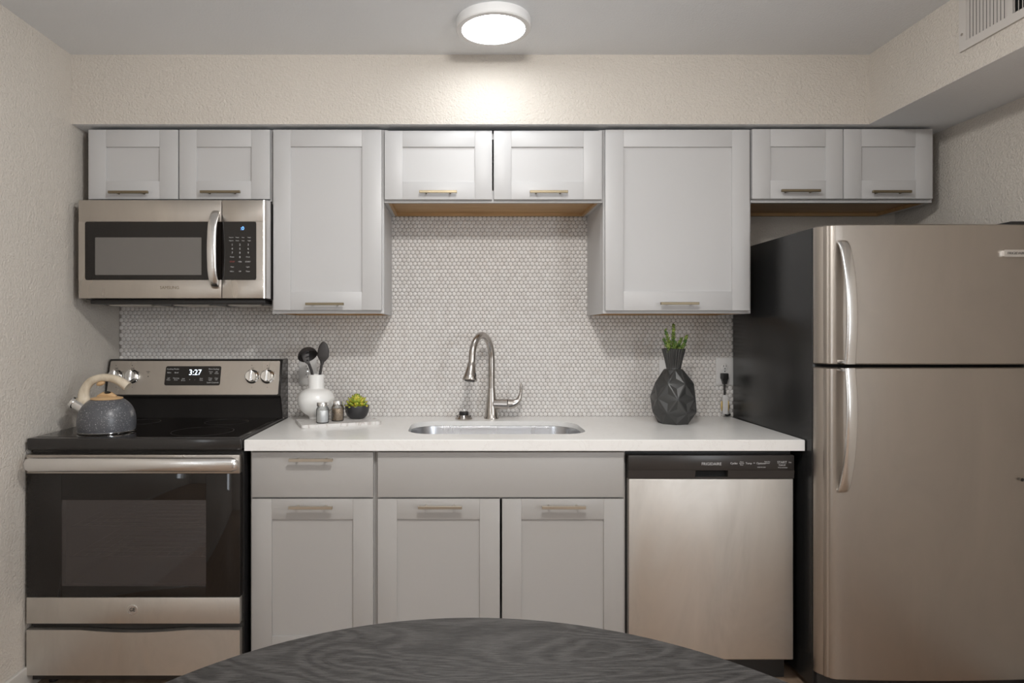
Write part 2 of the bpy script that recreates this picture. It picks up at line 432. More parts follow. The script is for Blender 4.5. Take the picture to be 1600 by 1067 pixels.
def carcass(t, x0, x1, z0, z1, y0, mat, under=0.014, lower_front=0.0):
    """open-bottomed box look: sides, top and a recessed raw-wood bottom"""
    bm = B(); k = 0.016
    box(bm, x0, x0+k, y0, -0.0008, z0, z1, 0.0006, 1); box(bm, x1-k, x1, y0, -0.0008, z0, z1, 0.0006, 1)
    box(bm, x0+k, x1-k, y0, -0.0008, z1-k, z1); box(bm, x0+k, x1-k, y0, y0+0.019, z0, z0+0.05, 0.0006, 1)
    box(bm, x0+k, x1-k, y0, y0+0.019, z1-0.04, z1)
    part('carcass', bm, mat, t)
    bm = B(); box(bm, x0+k, x1-k, y0+0.019, -0.0008, z0+under, z0+under+0.01)
    box(bm, x0+k, x1-k, -0.018, -0.0008, z0+0.0005, z0+under)
    box(bm, x0+k, x0+k+0.012, y0+0.019, -0.018, z0+0.0005, z0+under); box(bm, x1-k-0.012, x1-k, y0+0.019, -0.018, z0+0.0005, z0+under)
    part('bottom_panel', bm, 'raw_wood', t, label='unpainted tan plywood underside')
def upper(label, px0, px1, zb, doors, handles, lab_group=None, side_l=None, side_r=None):
    x0, x1 = XX(px0, DU+0.02), XX(px1, DU+0.02); zt = ZZ(201.5, DU)
    t = thing('wall_cabinet', ((x0+x1)/2, WY, zb), label, 'cabinet', lab_group)
    carcass(t, x0, x1, zb, zt+0.002, YU+0.0205, 'upper')
    for (a, b, ia, ib, top, it, ibm, bot), (h0, h1, hy) in zip(doors, handles):
        dx0, dx1, dz0, dz1 = XX(a, DU), XX(b, DU), ZZ(bot, DU), ZZ(top, DU)
        d = shaker(t, dx0, dx1, dz0, dz1, YU, 'upper', XX(ia, DU)-dx0, dx1-XX(ib, DU), dz1-ZZ(it, DU), ZZ(ibm, DU)-dz0)
        dh = DU-0.03
        pull(d, XX((h0+h1)/2, dh), ZZ(hy, dh), YU, (h1-h0)*dh/F, 'brass')
ZSH = 1.846; ZTL = 1.385
upper('short white two-door cabinet mounted above the microwave', 138, 425.0, ZSH+0.004,
      [(138, 278, 165.5, 249, 202.5, 229.5, 283, 311), (280, 421.5, 307, 392.5, 202.5, 229.5, 283, 311)], [(169, 231, 300), (312.5, 375, 299.5)])
upper('tall narrow white cabinet with one door, between microwave and sink', 425.4, 600, ZTL,
      [(427, 596, 454, 565.5, 202.5, 229, 456, 484.5)], [(477, 537, 474.8)])
upper('short white two-door cabinet above the sink with tan underside', 600.3, 941.8, ZSH,
      [(601, 769, 629, 742, 204, 229.5, 284, 311.5), (771.5, 940.5, 799, 912, 204, 229.5, 284, 311.5)], [(655, 714, 299.3), (828, 887.5, 299.3)])
upper('tall wide white cabinet with one door, beside the refrigerator', 942.1, 1172.8, ZTL,
      [(946, 1171.5, 974.5, 1144, 202.5, 229.5, 455.5, 485)], [(1032.5, 1092.5, 474)])
upper('short white two-door cabinet above the refrigerator', 1173.2, 1456, ZSH,
      [(1175.5, 1317, 1204, 1290.5, 201.5, 229, 282, 310.5), (1318.5, 1457.5, 1346.5, 1431, 201.5, 229, 282, 310.5)], [(1221.5, 1282.5, 297.7), (1364, 1424.5, 299.2)])

DB = 2.38; YD = DB-CAMD; CT = 0.914; CTB = 0.874   # base door faces, counter top and underside
def base_cab(label, px0, px1, group=None):
    x0, x1 = XX(px0, DB+0.02), XX(px1, DB+0.02)
    t = thing('base_cabinet', ((x0+x1)/2, -0.3, 0), label, 'cabinet', group)
    bm = B(); k = 0.018; y0 = YD+0.0205
    box(bm, x0, x0+k, y0, WY-0.002, 0.0, CTB); box(bm, x1-k, x1, y0, WY-0.002, 0.0, CTB)
    box(bm, x0+k, x1-k, y0, WY-0.002, 0.10, 0.118); box(bm, x0+k, x1-k, -0.004, WY-0.002, 0.1, CTB-0.001)
    box(bm, x0+k, x1-k, y0, y0+k, CTB-0.03, CTB); box(bm, x0+k, x1-k, y0, y0+k, ZZ(782, DB), ZZ(774, DB))
    box(bm, x0+k, x1-k, y0+0.06, y0+0.075, 0.0, 0.10)
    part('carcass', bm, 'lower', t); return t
yH = ZZ(719, DB-0.03); yH2 = ZZ(793.5, DB-0.03)
t = base_cab('grey base cabinet with one drawer over one door, beside the stove', 392, 586.6)
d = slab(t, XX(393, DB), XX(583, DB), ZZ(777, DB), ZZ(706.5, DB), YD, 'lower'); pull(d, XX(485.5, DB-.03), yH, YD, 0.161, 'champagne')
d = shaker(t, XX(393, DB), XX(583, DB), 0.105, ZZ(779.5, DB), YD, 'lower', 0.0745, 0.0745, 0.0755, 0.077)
pull(d, XX(485, DB-.03), yH2, YD, 0.161, 'champagne')
t = base_cab('wide grey base cabinet with two doors under the sink', 586.9, 976.5)
slab(t, XX(590, DB), XX(975, DB), ZZ(777, DB), ZZ(706.5, DB), YD, 'lower', 'false_front')
for a, b, h in ((590, 781, 687.5), (784.5, 975, 881)):
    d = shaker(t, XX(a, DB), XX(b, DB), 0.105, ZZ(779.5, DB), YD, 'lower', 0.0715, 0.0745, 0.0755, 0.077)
    pull(d, XX(h, DB-.03), yH2+0.001, YD, 0.161, 'champagne')

# ---------------------------------------------------------------- counter with the sink cut-out
DC = 2.352; YC = DC-CAMD
cx0, cx1 = XX(381.8, DC), XX(1257.5, DC)
SX, SY, SWX, SWY = 0.156, -0.334, 0.354, 0.180     # sink centre and half sizes
def sink_loop(hx, hy, r, n=10):
    pts = []
    for qx, qy, a0 in ((1, 1, 0), (-1, 1, PI/2), (-1, -1, PI), (1, -1, 1.5*PI)):
        rr = r if qy > 0 else r*0.75
        for k in range(n+1):
            a = a0+PI/2*k/n; pts.append((SX+qx*(hx-rr)+rr*math.cos(a), SY+qy*(hy-rr)+rr*math.sin(a)))
    return pts
def countertop():
    bm = B(); inner = sink_loop(SWX, SWY, 0.125); n = len(inner)
    ox0, ox1, oy0, oy1 = cx0, cx1, YC, -0.0003
    outer = []
    for (x, y) in inner:
        dx, dy = x-SX, y-SY; ts = []
        if dx > 1e-9: ts.append((ox1-SX)/dx)
        if dx < -1e-9: ts.append((ox0-SX)/dx)
        if dy > 1e-9: ts.append((oy1-SY)/dy)
        if dy < -1e-9: ts.append((oy0-SY)/dy)
        tt = min(ts); outer.append([SX+dx*tt, SY+dy*tt])
    for c in ((ox0, oy0), (ox0, oy1), (ox1, oy0), (ox1, oy1)):
        i = min(range(n), key=lambda i: (outer[i][0]-c[0])**2*0.05+(outer[i][1]-c[1])**2 + (0 if abs(outer[i][0]-c[0]) < 1.3 else 9))
        # the loop vertex whose direction is nearest the corner's
        ang = math.atan2(c[1]-SY, c[0]-SX)
        i = min(range(n), key=lambda i: abs(math.atan2(math.sin(math.atan2(inner[i][1]-SY, inner[i][0]-SX)-ang), math.cos(math.atan2(inner[i][1]-SY, inner[i][0]-SX)-ang))))
        outer[i] = list(c)
    L = lambda pts, z: [bm.verts.new((p[0], p[1], z)) for p in pts]
    e = 0.002
    def inset(pts, e): return [(min(max(p[0], ox0+e), ox1-e), min(max(p[1], oy0+e), oy1-e)) for p in pts]
    it, ib = L(inner, CT), L(inner, CT-.021)
    i2 = L(sink_loop(SWX+.03, SWY+.03, .145), CT-.0212); i3 = L(sink_loop(SWX+.031, SWY+.031, .146), CTB)
    ot, om, ob = L(inset(outer, e), CT), L(outer, CT-e), L(outer, CTB)
    ring_faces(bm, it, ot); ring_faces(bm, ot, om); ring_faces(bm, om, ob); ring_faces(bm, ob, i3); ring_faces(bm, i3, i2); ring_faces(bm, i2, ib); ring_faces(bm, ib, it)
    single('countertop', bm, 'quartz', (0.2, -0.3, CTB), 'white quartz countertop running from the stove to the refrigerator', 'countertop', smooth=30)
countertop()
t = thing('kitchen_sink', (SX, SY, 0.69), 'stainless steel undermount sink set into the white counter', 'sink')
bm = B(); rings = []
for hx, hy, r, z in ((SWX+.018, SWY+.018, .135, CT-.022), (SWX-0.002, SWY-.002, .122, CT-.022), (SWX-.004, SWY-.004, .12, CT-.032), (SWX-.012, SWY-.012, .115, .73), (SWX-.03, SWY-.03, .10, .70), (SWX-.07, SWY-.07, .07, .693), (.05, .05, .049, .689)):
    rings.append([bm.verts.new((x, y, z)) for x, y in sink_loop(hx, hy, r)])
for a, b in zip(rings, rings[1:]): ring_faces(bm, a, b)
part('basin', bm, 'sink_steel', t, smooth=50)
bm = B(); lathe(bm, (SX, SY, .689), [(0.052, 0.001), (0.045, 0.002), (0.04, -0.012), (0.002, -0.015)], 32, False, True)
part('drain', bm, 'chrome', t)

# faucet
fx, fy = XX(768, 2.93), -0.072
t = thing('kitchen_faucet', (fx, fy, CT), 'brushed nickel high-arc pull-down faucet behind the sink', 'faucet')
bm = B(); lathe(bm, (fx, fy, CT), [(0.034, 0), (0.0345, 0.006), (0.031, 0.012), (0.029, 0.03), (0.024, 0.075), (0.0185, 0.118), (0.0165, 0.14)], 40)
part('faucet_body', bm, 'nickel', t)
hd = Vector((XX(735, 2.755)-fx, 2.755-CAMD-fy, 0)); R = hd.length/2; u = hd.normalized()
def fp(s, z): return (fx+u.x*s, fy+u.y*s, z)
zc = 1.300-0.011-R
pts = [fp(0, CT+0.135), fp(0, CT+0.20), fp(0, zc-0.02)]
for k in range(0, 19):
    a = PI*k/18; pts.append(fp(R*0.93*(1-math.cos(a)), zc+(R+0.005)*math.sin(a)))
pts += [fp(R*1.88, zc-0.015)]
bm = B(); tube(bm, pts, [0.0155]*3+[0.015]*19+[0.0152], 20, up=(1, 0, 0)); part('spout', bm, 'nickel', t, smooth=60)
bm = B(); p0 = Vector(fp(R*1.88, zc-0.012)); p1 = Vector(fp(R*2.06, 1.100))
tube(bm, [p0, p0.lerp(p1, .04), p0.lerp(p1, .3), p0.lerp(p1, .7), p0.lerp(p1, .93), p1], [0.0152, 0.0175, 0.0195, 0.027, 0.0325, 0.030], 28, up=(1, 0, 0))
h = part('spray_head', bm, 'nickel', t, smooth=50)
bm = B(); ax = (p1-p0).normalized(); tube(bm, [p1-ax*0.001, p1+ax*0.003], [0.022, 0.021], 24, up=(1, 0, 0)); part('nozzle', bm, 'black_plastic', h)
bm = B(); ellipsoid(bm, p0.lerp(p1, .72)+Vector((0.019, -0.014, 0.0)), 0.006, 0.006, 0.014); part('button', bm, 'black_plastic', h)
zc2 = ZZ(631, 2.92)
bm = B(); tube(bm, [(fx+0.012, fy-.01, zc2), (fx+0.072, fy-0.022, zc2)], [0.0225, 0.0245], 28)
hb = part('handle_hub', bm, 'nickel', t)
pts = smooth_path([(fx+0.076, fy-0.023, zc2), (fx+0.095, fy-0.025, zc2+0.003), (fx+0.118, fy-0.028, zc2+0.018), (fx+0.130, fy-0.030, zc2+0.05), (fx+0.1315, fy-0.032, zc2+0.085), (fx+0.128, fy-0.032, zc2+0.097)], 5)
bm = B(); tube(bm, pts, lerp_list([0.0245, 0.0215, 0.0125, 0.0070, 0.0058, 0.003], 5), 16); part('lever', bm, 'nickel', hb, smooth=60)

# sink strainer
sx, sy = XX(724.7, 2.91), -0.092
t = thing('sink_strainer', (sx, sy, CT), 'silver sink strainer basket resting on the counter left of the faucet', 'strainer')
bm = B(); lathe(bm, (sx, sy, CT), [(0.037, 0.0), (0.0395, 0.004), (0.036, 0.009), (0.027, 0.020)], 40); part('rim', bm, 'nickel', t)
bm = B()
for k in range(14):
    a = 2*PI*k/14; ellipsoid(bm, (sx+0.0315*math.cos(a), sy+0.0315*math.sin(a), CT+0.0150), 0.0022, 0.0022, 0.0028, sub=1)
part('holes', bm, 'dark_void', t)
bm = B(); lathe(bm, (sx, sy, CT), [(0.0215, 0.020), (0.022, 0.023), (0.021, 0.034), (0.017, 0.036)], 32); part('gasket', bm, 'black_plastic', t)
bm = B(); lathe(bm, (sx, sy, CT), [(0.010, 0.036), (0.004, 0.040), (0.003, 0.046), (0.0045, 0.049), (0.003, 0.056), (0.001, 0.058)], 20); part('knob', bm, 'chrome', t)

# ---------------------------------------------------------------- outlets
def outlet(pxc, pyc, wpx, hpx, label, group=None):
    d = 2.998; x, z = XX(pxc, d), ZZ(pyc, d); hw, hh = wpx*d/F/2, hpx*d/F/2
    t = thing('wall_outlet', (x, -0.001, z), label, 'outlet', group)
    bm = B(); box(bm, x-hw, x+hw, -0.0055, 0.0035, z-hh, z+hh, 0.002, 2); pl = part('cover_plate', bm, 'white_plastic', t)
    for s in (-1, 1):
        zz = z+s*0.0195
        bm = B(); lathe(bm, (x, -0.0055, zz), [(0.0170, 0.0), (0.0168, 0.0015), (0.016, 0.002)], 32, mat=Matrix.Rotation(PI/2, 3, 'X'))
        so = part('socket', bm, 'white_plastic', t)
        bm = B()
        for q in (-1, 1): box(bm, x+q*0.0062-0.0011, x+q*0.0062+0.0011, -0.0079, -0.0072, zz+0.001, zz+0.009)
        cyl(bm, (x, -0.0079, zz-0.007), (x, -0.0072, zz-0.007), 0.0026, seg=10)
        part('slots', bm, 'dark_void', so)
    bm = B(); cyl(bm, (x, -0.0062, z), (x, -0.0052, z), 0.003, seg=12); part('screw', bm, 'chrome', t)
outlet(481, 580, 27, 43, 'white double outlet on the tiles behind the round white vase')
outlet(1043, 583, 27, 42, 'white double outlet mostly hidden behind the black geometric vase')
outlet(1132, 580, 27, 43, 'white double outlet beside the refrigerator with a black plug in it')
# plug, cord and the little tag hanging from it
px_, pz_ = XX(1133, 2.97), ZZ(590, 2.97)
t = thing('plug_cord', (px_, -0.02, pz_), 'black power plug and cord hanging from the outlet beside the refrigerator', 'power cord')
bm = B(); box(bm, px_-0.0155, px_+0.0155, -0.036, -0.0085, pz_-0.008, pz_+0.020, 0.004, 3)
prism_y(bm, [(px_-0.013, pz_-0.006), (px_+0.013, pz_-0.006), (px_+0.007, pz_-0.030), (px_-0.007, pz_-0.030)], -0.033, -0.014)
part('plug', bm, 'black_plastic', t)
bm = B(); pts = smooth_path([(px_, -0.024, pz_-0.026), (px_, -0.024, pz_-0.06), (px_+.001, -0.024, pz_-0.12), (px_+0.002, -0.026, CT+0.035), (px_+0.006, -0.026, CT+0.010), (px_+0.02, -0.02, CT+0.0085), (1.2655, -0.014, CT+0.012)], 6)
tube(bm, pts, 0.0042, 10, up=(0, 1, 0)); part('cord', bm, 'black_plastic', t)
bm = B(); box(bm, px_-0.012, px_+0.012, -0.034, -0.0285, ZZ(647, 2.97), ZZ(617, 2.97), 0.0012)
tg = part('tag', bm, 'white_plastic', t, label='white and gold tag wrapped on the cord')
bm = B()
for s in (-1, 1): ellipsoid(bm, (px_+s*0.015, -0.029, ZZ(634, 2.97)), 0.005, 0.004, 0.025)
part('foil_edge', bm, 'gold_foil', tg)

# ---------------------------------------------------------------- electric range
DR = 2.337; YR = DR-CAMD
rx0, rx1 = XX(41, DR), XX(377, DR)
ZCK = ZZ(685, DR)      # glass cooktop height
t = thing('electric_range', ((rx0+rx1)/2, -0.33, 0), 'stainless steel and black electric range with the kettle on it', 'stove')
bm = B(); yb = YR+0.03
box(bm, rx0+.004, rx0+.02, yb, -0.012, 0.03, 0.875); box(bm, rx1-.02, rx1-.004, yb, -0.012, 0.03, 0.875)
box(bm, rx0+.02, rx1-.02, -0.05, -0.012, 0.03, 0.875); box(bm, rx0+.02, rx1-.02, yb, -0.05, 0.03, 0.06)
box(bm, rx0+.02, rx1-.02, yb, yb+.03, 0.18, 0.245); box(bm, rx0+.02, rx1-.02, yb, yb+.03, 0.85, 0.877)
for fx_ in (rx0+.05, rx1-.05):
    for fy_ in (yb+0.05, -0.08): cyl(bm, (fx_, fy_, 0), (fx_, fy_, 0.031), 0.016, seg=12)
body = part('range_body', bm, 'black_enamel', t)
bm = B(); ox0, ox1, oz0, oz1 = XX(88, DR), XX(330, DR), ZZ(925, DR), ZZ(772, DR)
box(bm, ox0, ox0+.005, yb, -.1, oz0, oz1); box(bm, ox1-.005, ox1, yb, -.1, oz0, oz1); box(bm, ox0, ox1, -.1, -.095, oz0, oz1)
box(bm, ox0, ox1, yb, -.1, oz0, oz0+.005); box(bm, ox0, ox1, yb, -.1, oz1-.005, oz1)
part('oven_cavity', bm, 'oven_inside', t)
bm = B()
for zy in (821, 868):
    zr = ZZ(zy, DR+.07)
    for k in range(9):
        yy = yb+0.03+0.05*k; cyl(bm, (ox0+.01, yy, zr), (ox1-.01, yy, zr), 0.0022 if k else 0.003, seg=6)
    for k in range(13):
        xx = ox0+.02+(ox1-ox0-.04)*k/12; cyl(bm, (xx, yb+.03, zr), (xx, yb+.43, zr), 0.0016, seg=6)
part('oven_rack', bm, 'chrome', t)
# cooktop
bm = B(); box(bm, rx0, rx1, YR, -0.075, 0.878, ZCK, 0.006, 3)
ck = part('cooktop', bm, 'black_enamel', t)
bm = B(); box(bm, rx0+.02, rx1-.02, YR+.03, -0.11, ZCK-0.002, ZCK+0.0012, 0.0005, 1); part('glass_surface', bm, 'black_glass', ck)
for bx, by, br in ((-1.36, -0.50, .10), (-0.99, -0.50, .115), (-1.36, -0.24, .08), (-0.99, -0.24, .09)):
    bm = B(); lathe(bm, (bx, by, ZCK+0.0012), [(br, 0), (br, 0.0002), (br-.0015, 0.0002), (br-.0015, 0)], 64, False, False)
    part('burner_ring', bm, 'ring_print', ck)
# door
dx0, dx1 = XX(41, DR), XX(374.5, DR)
zt, zg1, zg0, zb0 = ZZ(710.5, DR), ZZ(740, DR), ZZ(933.5, DR), ZZ(974.5, DR)
bm = B(); box(bm, dx0, dx1, YR, YR+.028, zg1, zt, 0.003); dr = part('oven_door', bm, 'steel', t)
bm = B(); wx0_, wx1_, wz0_, wz1_ = XX(96, DR), XX(321.5, DR), ZZ(916, DR), ZZ(781.5, DR)
box(bm, dx0, wx0_, YR+.002, YR+.028, zg0, zg1, .001); box(bm, wx1_, dx1, YR+.002, YR+.028, zg0, zg1, .001)
box(bm, wx0_, wx1_, YR+.002, YR+.028, wz1_, zg1, .001); box(bm, wx0_, wx1_, YR+.002, YR+.028, zg0, wz0_, .001)
part('door_glass', bm, 'black_glass', dr)
bm = B(); prism_y(bm, rrect(wx0_-.001, wx1_+.001, wz0_-.001, wz1_+.001, .006), YR+.0025, YR+.0055); part('oven_window', bm, 'oven_glass', dr)
bm = B(); box(bm, dx0, dx1, YR, YR+.028, zb0, zg0, 0.002); lp = part('door_lower_panel', bm, 'steel_worn', dr)
# round badge with swirled letters
ex, ez = XX(207, DR), ZZ(952.5, DR)
bm = B(); lathe(bm, (ex, YR+.0005, ez), [(0.019, 0), (0.019, 0.002), (0.0165, 0.0028), (0.016, 0.0018), (0.001, 0.0018)], 40, True, False, mat=Matrix.Rotation(PI/2, 3, 'X'))
em = part('badge', bm, 'steel_bright', dr)
part('lettering', text_bm([('GE', 0.019, ex, YR-.0020, ez, 0)], squash=0.9), 'dark_print', em)
# handle
DH = DR-0.055; hy = DH-CAMD; hz = ZZ(726, DH)
bm = B(); hx0, hx1 = XX(38, DH), XX(371, DH)
pts = [(hx0, hy+.006, hz), (hx0+.004, hy+.002, hz), (hx0+.02, hy, hz), (hx1-.02, hy, hz), (hx1-.004, hy+.002, hz), (hx1, hy+.006, hz)]
tube(bm, pts, [0.010, 0.019, 0.0245, 0.0245, 0.019, 0.010], 24, up=(0, 0, 1), flat=0.62, power=0.85)
for x in (hx0+.03, hx1-.03): box(bm, x-.014, x+.014, hy, YR+.001, hz-.014, hz+.014, .004)
part('handle', bm, 'steel_bright', dr, smooth=50)
for k in range(8):
    bm = B(); box(bm, dx0+.10+.07*k, dx0+.145+.07*k, YR-.0006, YR+.001, zt-.0165, zt-.0135); part('door_vent', bm, 'dark_void', dr)
# storage drawer with the scooped top edge
bm = B(); zd1 = ZZ(984.5, DR); zd0 = 0.06; pl = []
N = 40
for k in range(N+1):
    f = k/N; x = dx0+(dx1-dx0)*f; s = 0.0
    if 0.26 < f < 0.74: s = 0.0095*math.sin(PI*(f-.26)/.48)**0.8
    pl.append((x, zd1-s))
poly = [(dx1, zd0), (dx0, zd0)]+pl
prism_y(bm, poly, YR+.001, YR+.028); part('storage_drawer', bm, 'steel_worn', t, smooth=20)
# dark filler strip right of the range
bm = B(); box(bm, rx1-.003, rx1+.0, YR+.03, -.2, .04, .87); part('side_trim', bm, 'black_plastic', t)
# backguard
gz0, gz1 = ZZ(616.5, 2.86), ZZ(561, 2.90)
gy0, gy1 = 2.855-CAMD, 2.893-CAMD
tilt = math.atan2(gy1-gy0, gz1-gz0)
gx0, gx1 = rx0+.001, rx1-.001
bm = B()
sec = [(gy0, gz0-.004), (gy1-.001, gz1-.006), (gy1+.004, gz1), (-0.012, gz1), (-0.012, .90), (-0.105, .90), (-0.108, ZCK+.004), (-0.112, ZCK+.03), (gy0+.016, gz0-.012), (gy0+.004, gz0-.010)]
a = [bm.verts.new((gx0, y, z)) for y, z in sec]; b = [bm.verts.new((gx1, y, z)) for y, z in sec]
ring_faces(bm, a, b); bm.faces.new(a); bm.faces.new(b[::-1])
bmesh.ops.bevel(bm, geom=[e for e in bm.edges if abs(e.verts[0].co.x-e.verts[1].co.x) < 1e-6], offset=.003, segments=2, affect='EDGES')
bg = part('backguard', bm, 'black_enamel', t, smooth=40)
def on(px, py):       # point on the sloped face of the control panel
    for _ in range(6):
        d = locals().get('d', 2.875); z = ZZ(py, d); f_ = (z-gz0)/(gz1-gz0); d = 2.855+.038*f_
    return XX(px, d), d-CAMD-.0035, ZZ(py, d)
bm = B(); pts = rrect(gx0+.009, gx1-.010, gz0+.001, gz1-.008, .006)
def gy(z): return gy0+(gy1-gy0)*(z-gz0)/(gz1-gz0)
a = [bm.verts.new((x, gy(z)-.0028, z)) for x, z in pts]; b = [bm.verts.new((x, gy(z)+.002, z)) for x, z in pts]
ring_faces(bm, a, b); bm.faces.new(a[::-1]); cp = part('control_panel', bm, 'steel', bg, smooth=20)
bm = B(); p = on(257, 602); q = on(346.5, 572)
pts = rrect(p[0], q[0], p[2], q[2], .008)
a = [bm.verts.new((x, gy(z)-.0040, z)) for x, z in pts]; b = [bm.verts.new((x, gy(z)-.0026, z)) for x, z in pts]
ring_faces(bm, a, b); bm.faces.new(a[::-1]); part('display', bm, 'black_glass', bg, smooth=20)
it = []
def T(s, size, px, py, dy=.0044):
    x, y, z = on(px, py); it.append((s, size, x, gy(z)-dy, z, -tilt))
T('3:27', .036, 305.5, 582)
part('digits', text_bm(it, squash=.92), 'digits', bg)
it = []
T('Cooking Modes', .0085, 271, 576.5); T('More Settings', .0085, 335, 576.5)
for px, py, s in ((265, 582, 'Bake'), (276.5, 582, 'Broil'), (264, 592, 'Self\nClean'), (275.5, 592, 'Warming\nZone'), (287, 593, 'Add\n30 sec'), (297, 593, '+'), (305, 593, '-'), (315, 592.5, 'Start\nTime'), (330, 582, 'Timer\nOn'), (339, 582, 'Set\nClock'), (329, 592, 'Oven\nLight'), (338.5, 592, 'Clear\nOff'), (333, 597.5, 'Lock Controls')):
    T(s, .0075 if '\n' in s else .009, px, py)
texts('lettering', it, 'white_print', bg)
it = []
for px in (182, 207, 394, 418):
    T('OFF', .0075, px+1, 575.5, .0036)
    T('HI', .007, px+10, 581, .0036); T('•', .014, px, 571, .0036); T('5', .007, px, 605, .0036)
T('Surface\nOn', .006, 232, 581.5, .0036); T('•', .02, 232, 588.3, .0036)
texts('marking', it, 'dark_print', bg)
for px in (182, 207.5, 394.5, 418.5):
    x, y, z = on(px, 588.5); Mt = Matrix.Rotation(PI/2-tilt, 3, 'X'); yy = gy(z)-.0025
    bm = B(); lathe(bm, (x, yy, z), [(0.0315, 0), (0.0315, 0.004), (0.029, 0.007), (0.0265, 0.0085), (0.0255, 0.026), (0.022, 0.029)], 40, mat=Mt)
    kb = part('knob', bm, 'chrome', t)
    bm = B(); M4 = Matrix.Translation((x, yy, z)) @ Mt.to_4x4()
    vs = box(bm, -.0055, .0055, -.0255, .0255, .026, .038, .002, 2)
    for v in bm.verts: v.co = M4 @ v.co
    part('grip', bm, 'steel_bright', kb)

# ---------------------------------------------------------------- kettle
DK = 2.49; kx, ky = XX(167, DK), DK-CAMD; kz = ZCK+.0013
t = thing('tea_kettle', (kx, ky, kz), 'speckled grey kettle with cream wood-look handle standing on the stove', 'kettle')
def K(px, py, dd=0.0): return (XX(px, DK+dd), ky+dd, ZZ(py, DK+dd))
bm = B(); lathe(bm, (kx, ky, kz), [(0.09, 0), (0.100, 0.001), (0.102, 0.005), (0.102, 0.0075), (0.100, 0.008)], 64); part('base_rim', bm, 'chrome', t)
pr = [(0.1005, 0.0075), (0.1025, 0.025), (0.1025, 0.045), (0.1005, 0.063), (0.096, 0.079), (0.089, 0.094), (0.080, 0.107), (0.070, 0.117), (0.061, 0.1235), (0.056, 0.126)]
pp = smooth_path([(a, b, 0) for a, b in pr], 4)
bm = B(); lathe(bm, (kx, ky, kz), [(p.x, p.y) for p in pp], 72); part('kettle_body', bm, 'speckled', t, smooth=60)
bm = B(); lathe(bm, (kx, ky, kz), [(0.056, 0.1262), (0.0575, 0.1285), (0.055, 0.1315), (0.036, 0.136), (0.016, 0.139), (0.002, 0.140)], 48)
ld = part('lid', bm, 'tan_wood', t, smooth=50)
bm = B(); pts = smooth_path([(kx-.035, ky, kz+.135), (kx-.012, ky, kz+.142), (kx+.012, ky, kz+.143), (kx+.036, ky, kz+.134)], 5)
tube(bm, pts, lerp_list([.006, .012, .012, .006], 5), 12, flat=1.1); kn = part('lid_knob', bm, 'tan_wood', ld, smooth=60)
bm = B(); ellipsoid(bm, (kx+.007, ky-.008, kz+.152), .013, .010, .005); part('cap', bm, 'black_plastic', kn)
bm = B(); pts = smooth_path([K(137, 634), K(131, 622), K(133, 608), K(142, 596), K(156, 590.5), K(172, 590.5), K(187, 595.5), K(200, 604)], 6)
tube(bm, pts, lerp_list([.026, .0215, .0175, .0155, .0145, .0150, .0165, .0185], 6), 18, up=(1, 0, 0), flat=1.0)
hk = part('handle', bm, 'cream_wood', t, smooth=60)
bm = B(); ellipsoid(bm, K(157.5, 599), .018, .012, .009, Matrix.Rotation(-.3, 3, 'Y')); part('trigger', bm, 'tan_wood', hk)
bm = B(); p0 = Vector(K(139, 643, -.02)); p1 = Vector(K(113, 628, -.02)); dirv = (p1-p0).normalized()
tube(bm, [p0, p1-dirv*.010, p1-dirv*.0095, p1, p1-dirv*.001], [.0205, .0185, .0215, .0215, .014], 28, up=(0, 1, 0)); part('spout', bm, 'chrome', t, smooth=40)
bm = B(); tube(bm, smooth_path([K(125, 619), K(127, 624), K(133, 634)], 4), lerp_list([.008, .0135, .018], 4), 14, up=(1, 0, 0)); part('whistle_lever', bm, 'cream_wood', hk, smooth=60)

# ---------------------------------------------------------------- microwave
DM = 2.600; YM = DM-CAMD
mx0, mx1 = XX(122.5, DM), XX(418.5, DM)
mz1, mz0 = ZZ(312.5, DM), ZZ(466, DM)
t = thing('microwave_oven', ((mx0+mx1)/2, -0.2, mz0), 'over-the-range stainless steel microwave hung under the left short cabinet', 'microwave')
bm = B(); box(bm, mx0+.004, mx1-.0005, YM+.045, -.001, mz0-.003, mz1-.002, .002)
box(bm, mx0+.03, mx1-.02, YM+.03, -.03, mz0-.022, mz0-.003, .004)
bd = part('microwave_body', bm, 'black_plastic', t)
bm = B(); zb_ = mz0-.022
for a, b in ((.06, .26), (.33, .50), (.56, .72)):
    x0_, x1_ = mx0+a, mx0+b; y0_, y1_ = YM+.10, -.10
    for (p0, p1, q0, q1) in ((x0_, x1_, y0_, y0_+.012), (x0_, x1_, y1_-.012, y1_), (x0_, x0_+.012, y0_, y1_), (x1_-.012, x1_, y0_, y1_)):
        box(bm, p0, p1, q0, q1, zb_-.004, zb_+.001, .001, 1)
    for k in range(14):
        yy = y0_+.014+(y1_-y0_-.028)*k/13; box(bm, x0_+.012, x1_-.012, yy-.003, yy+.003, zb_-.003, zb_+.0005)
part('grease_filter', bm, 'steel_worn', t)
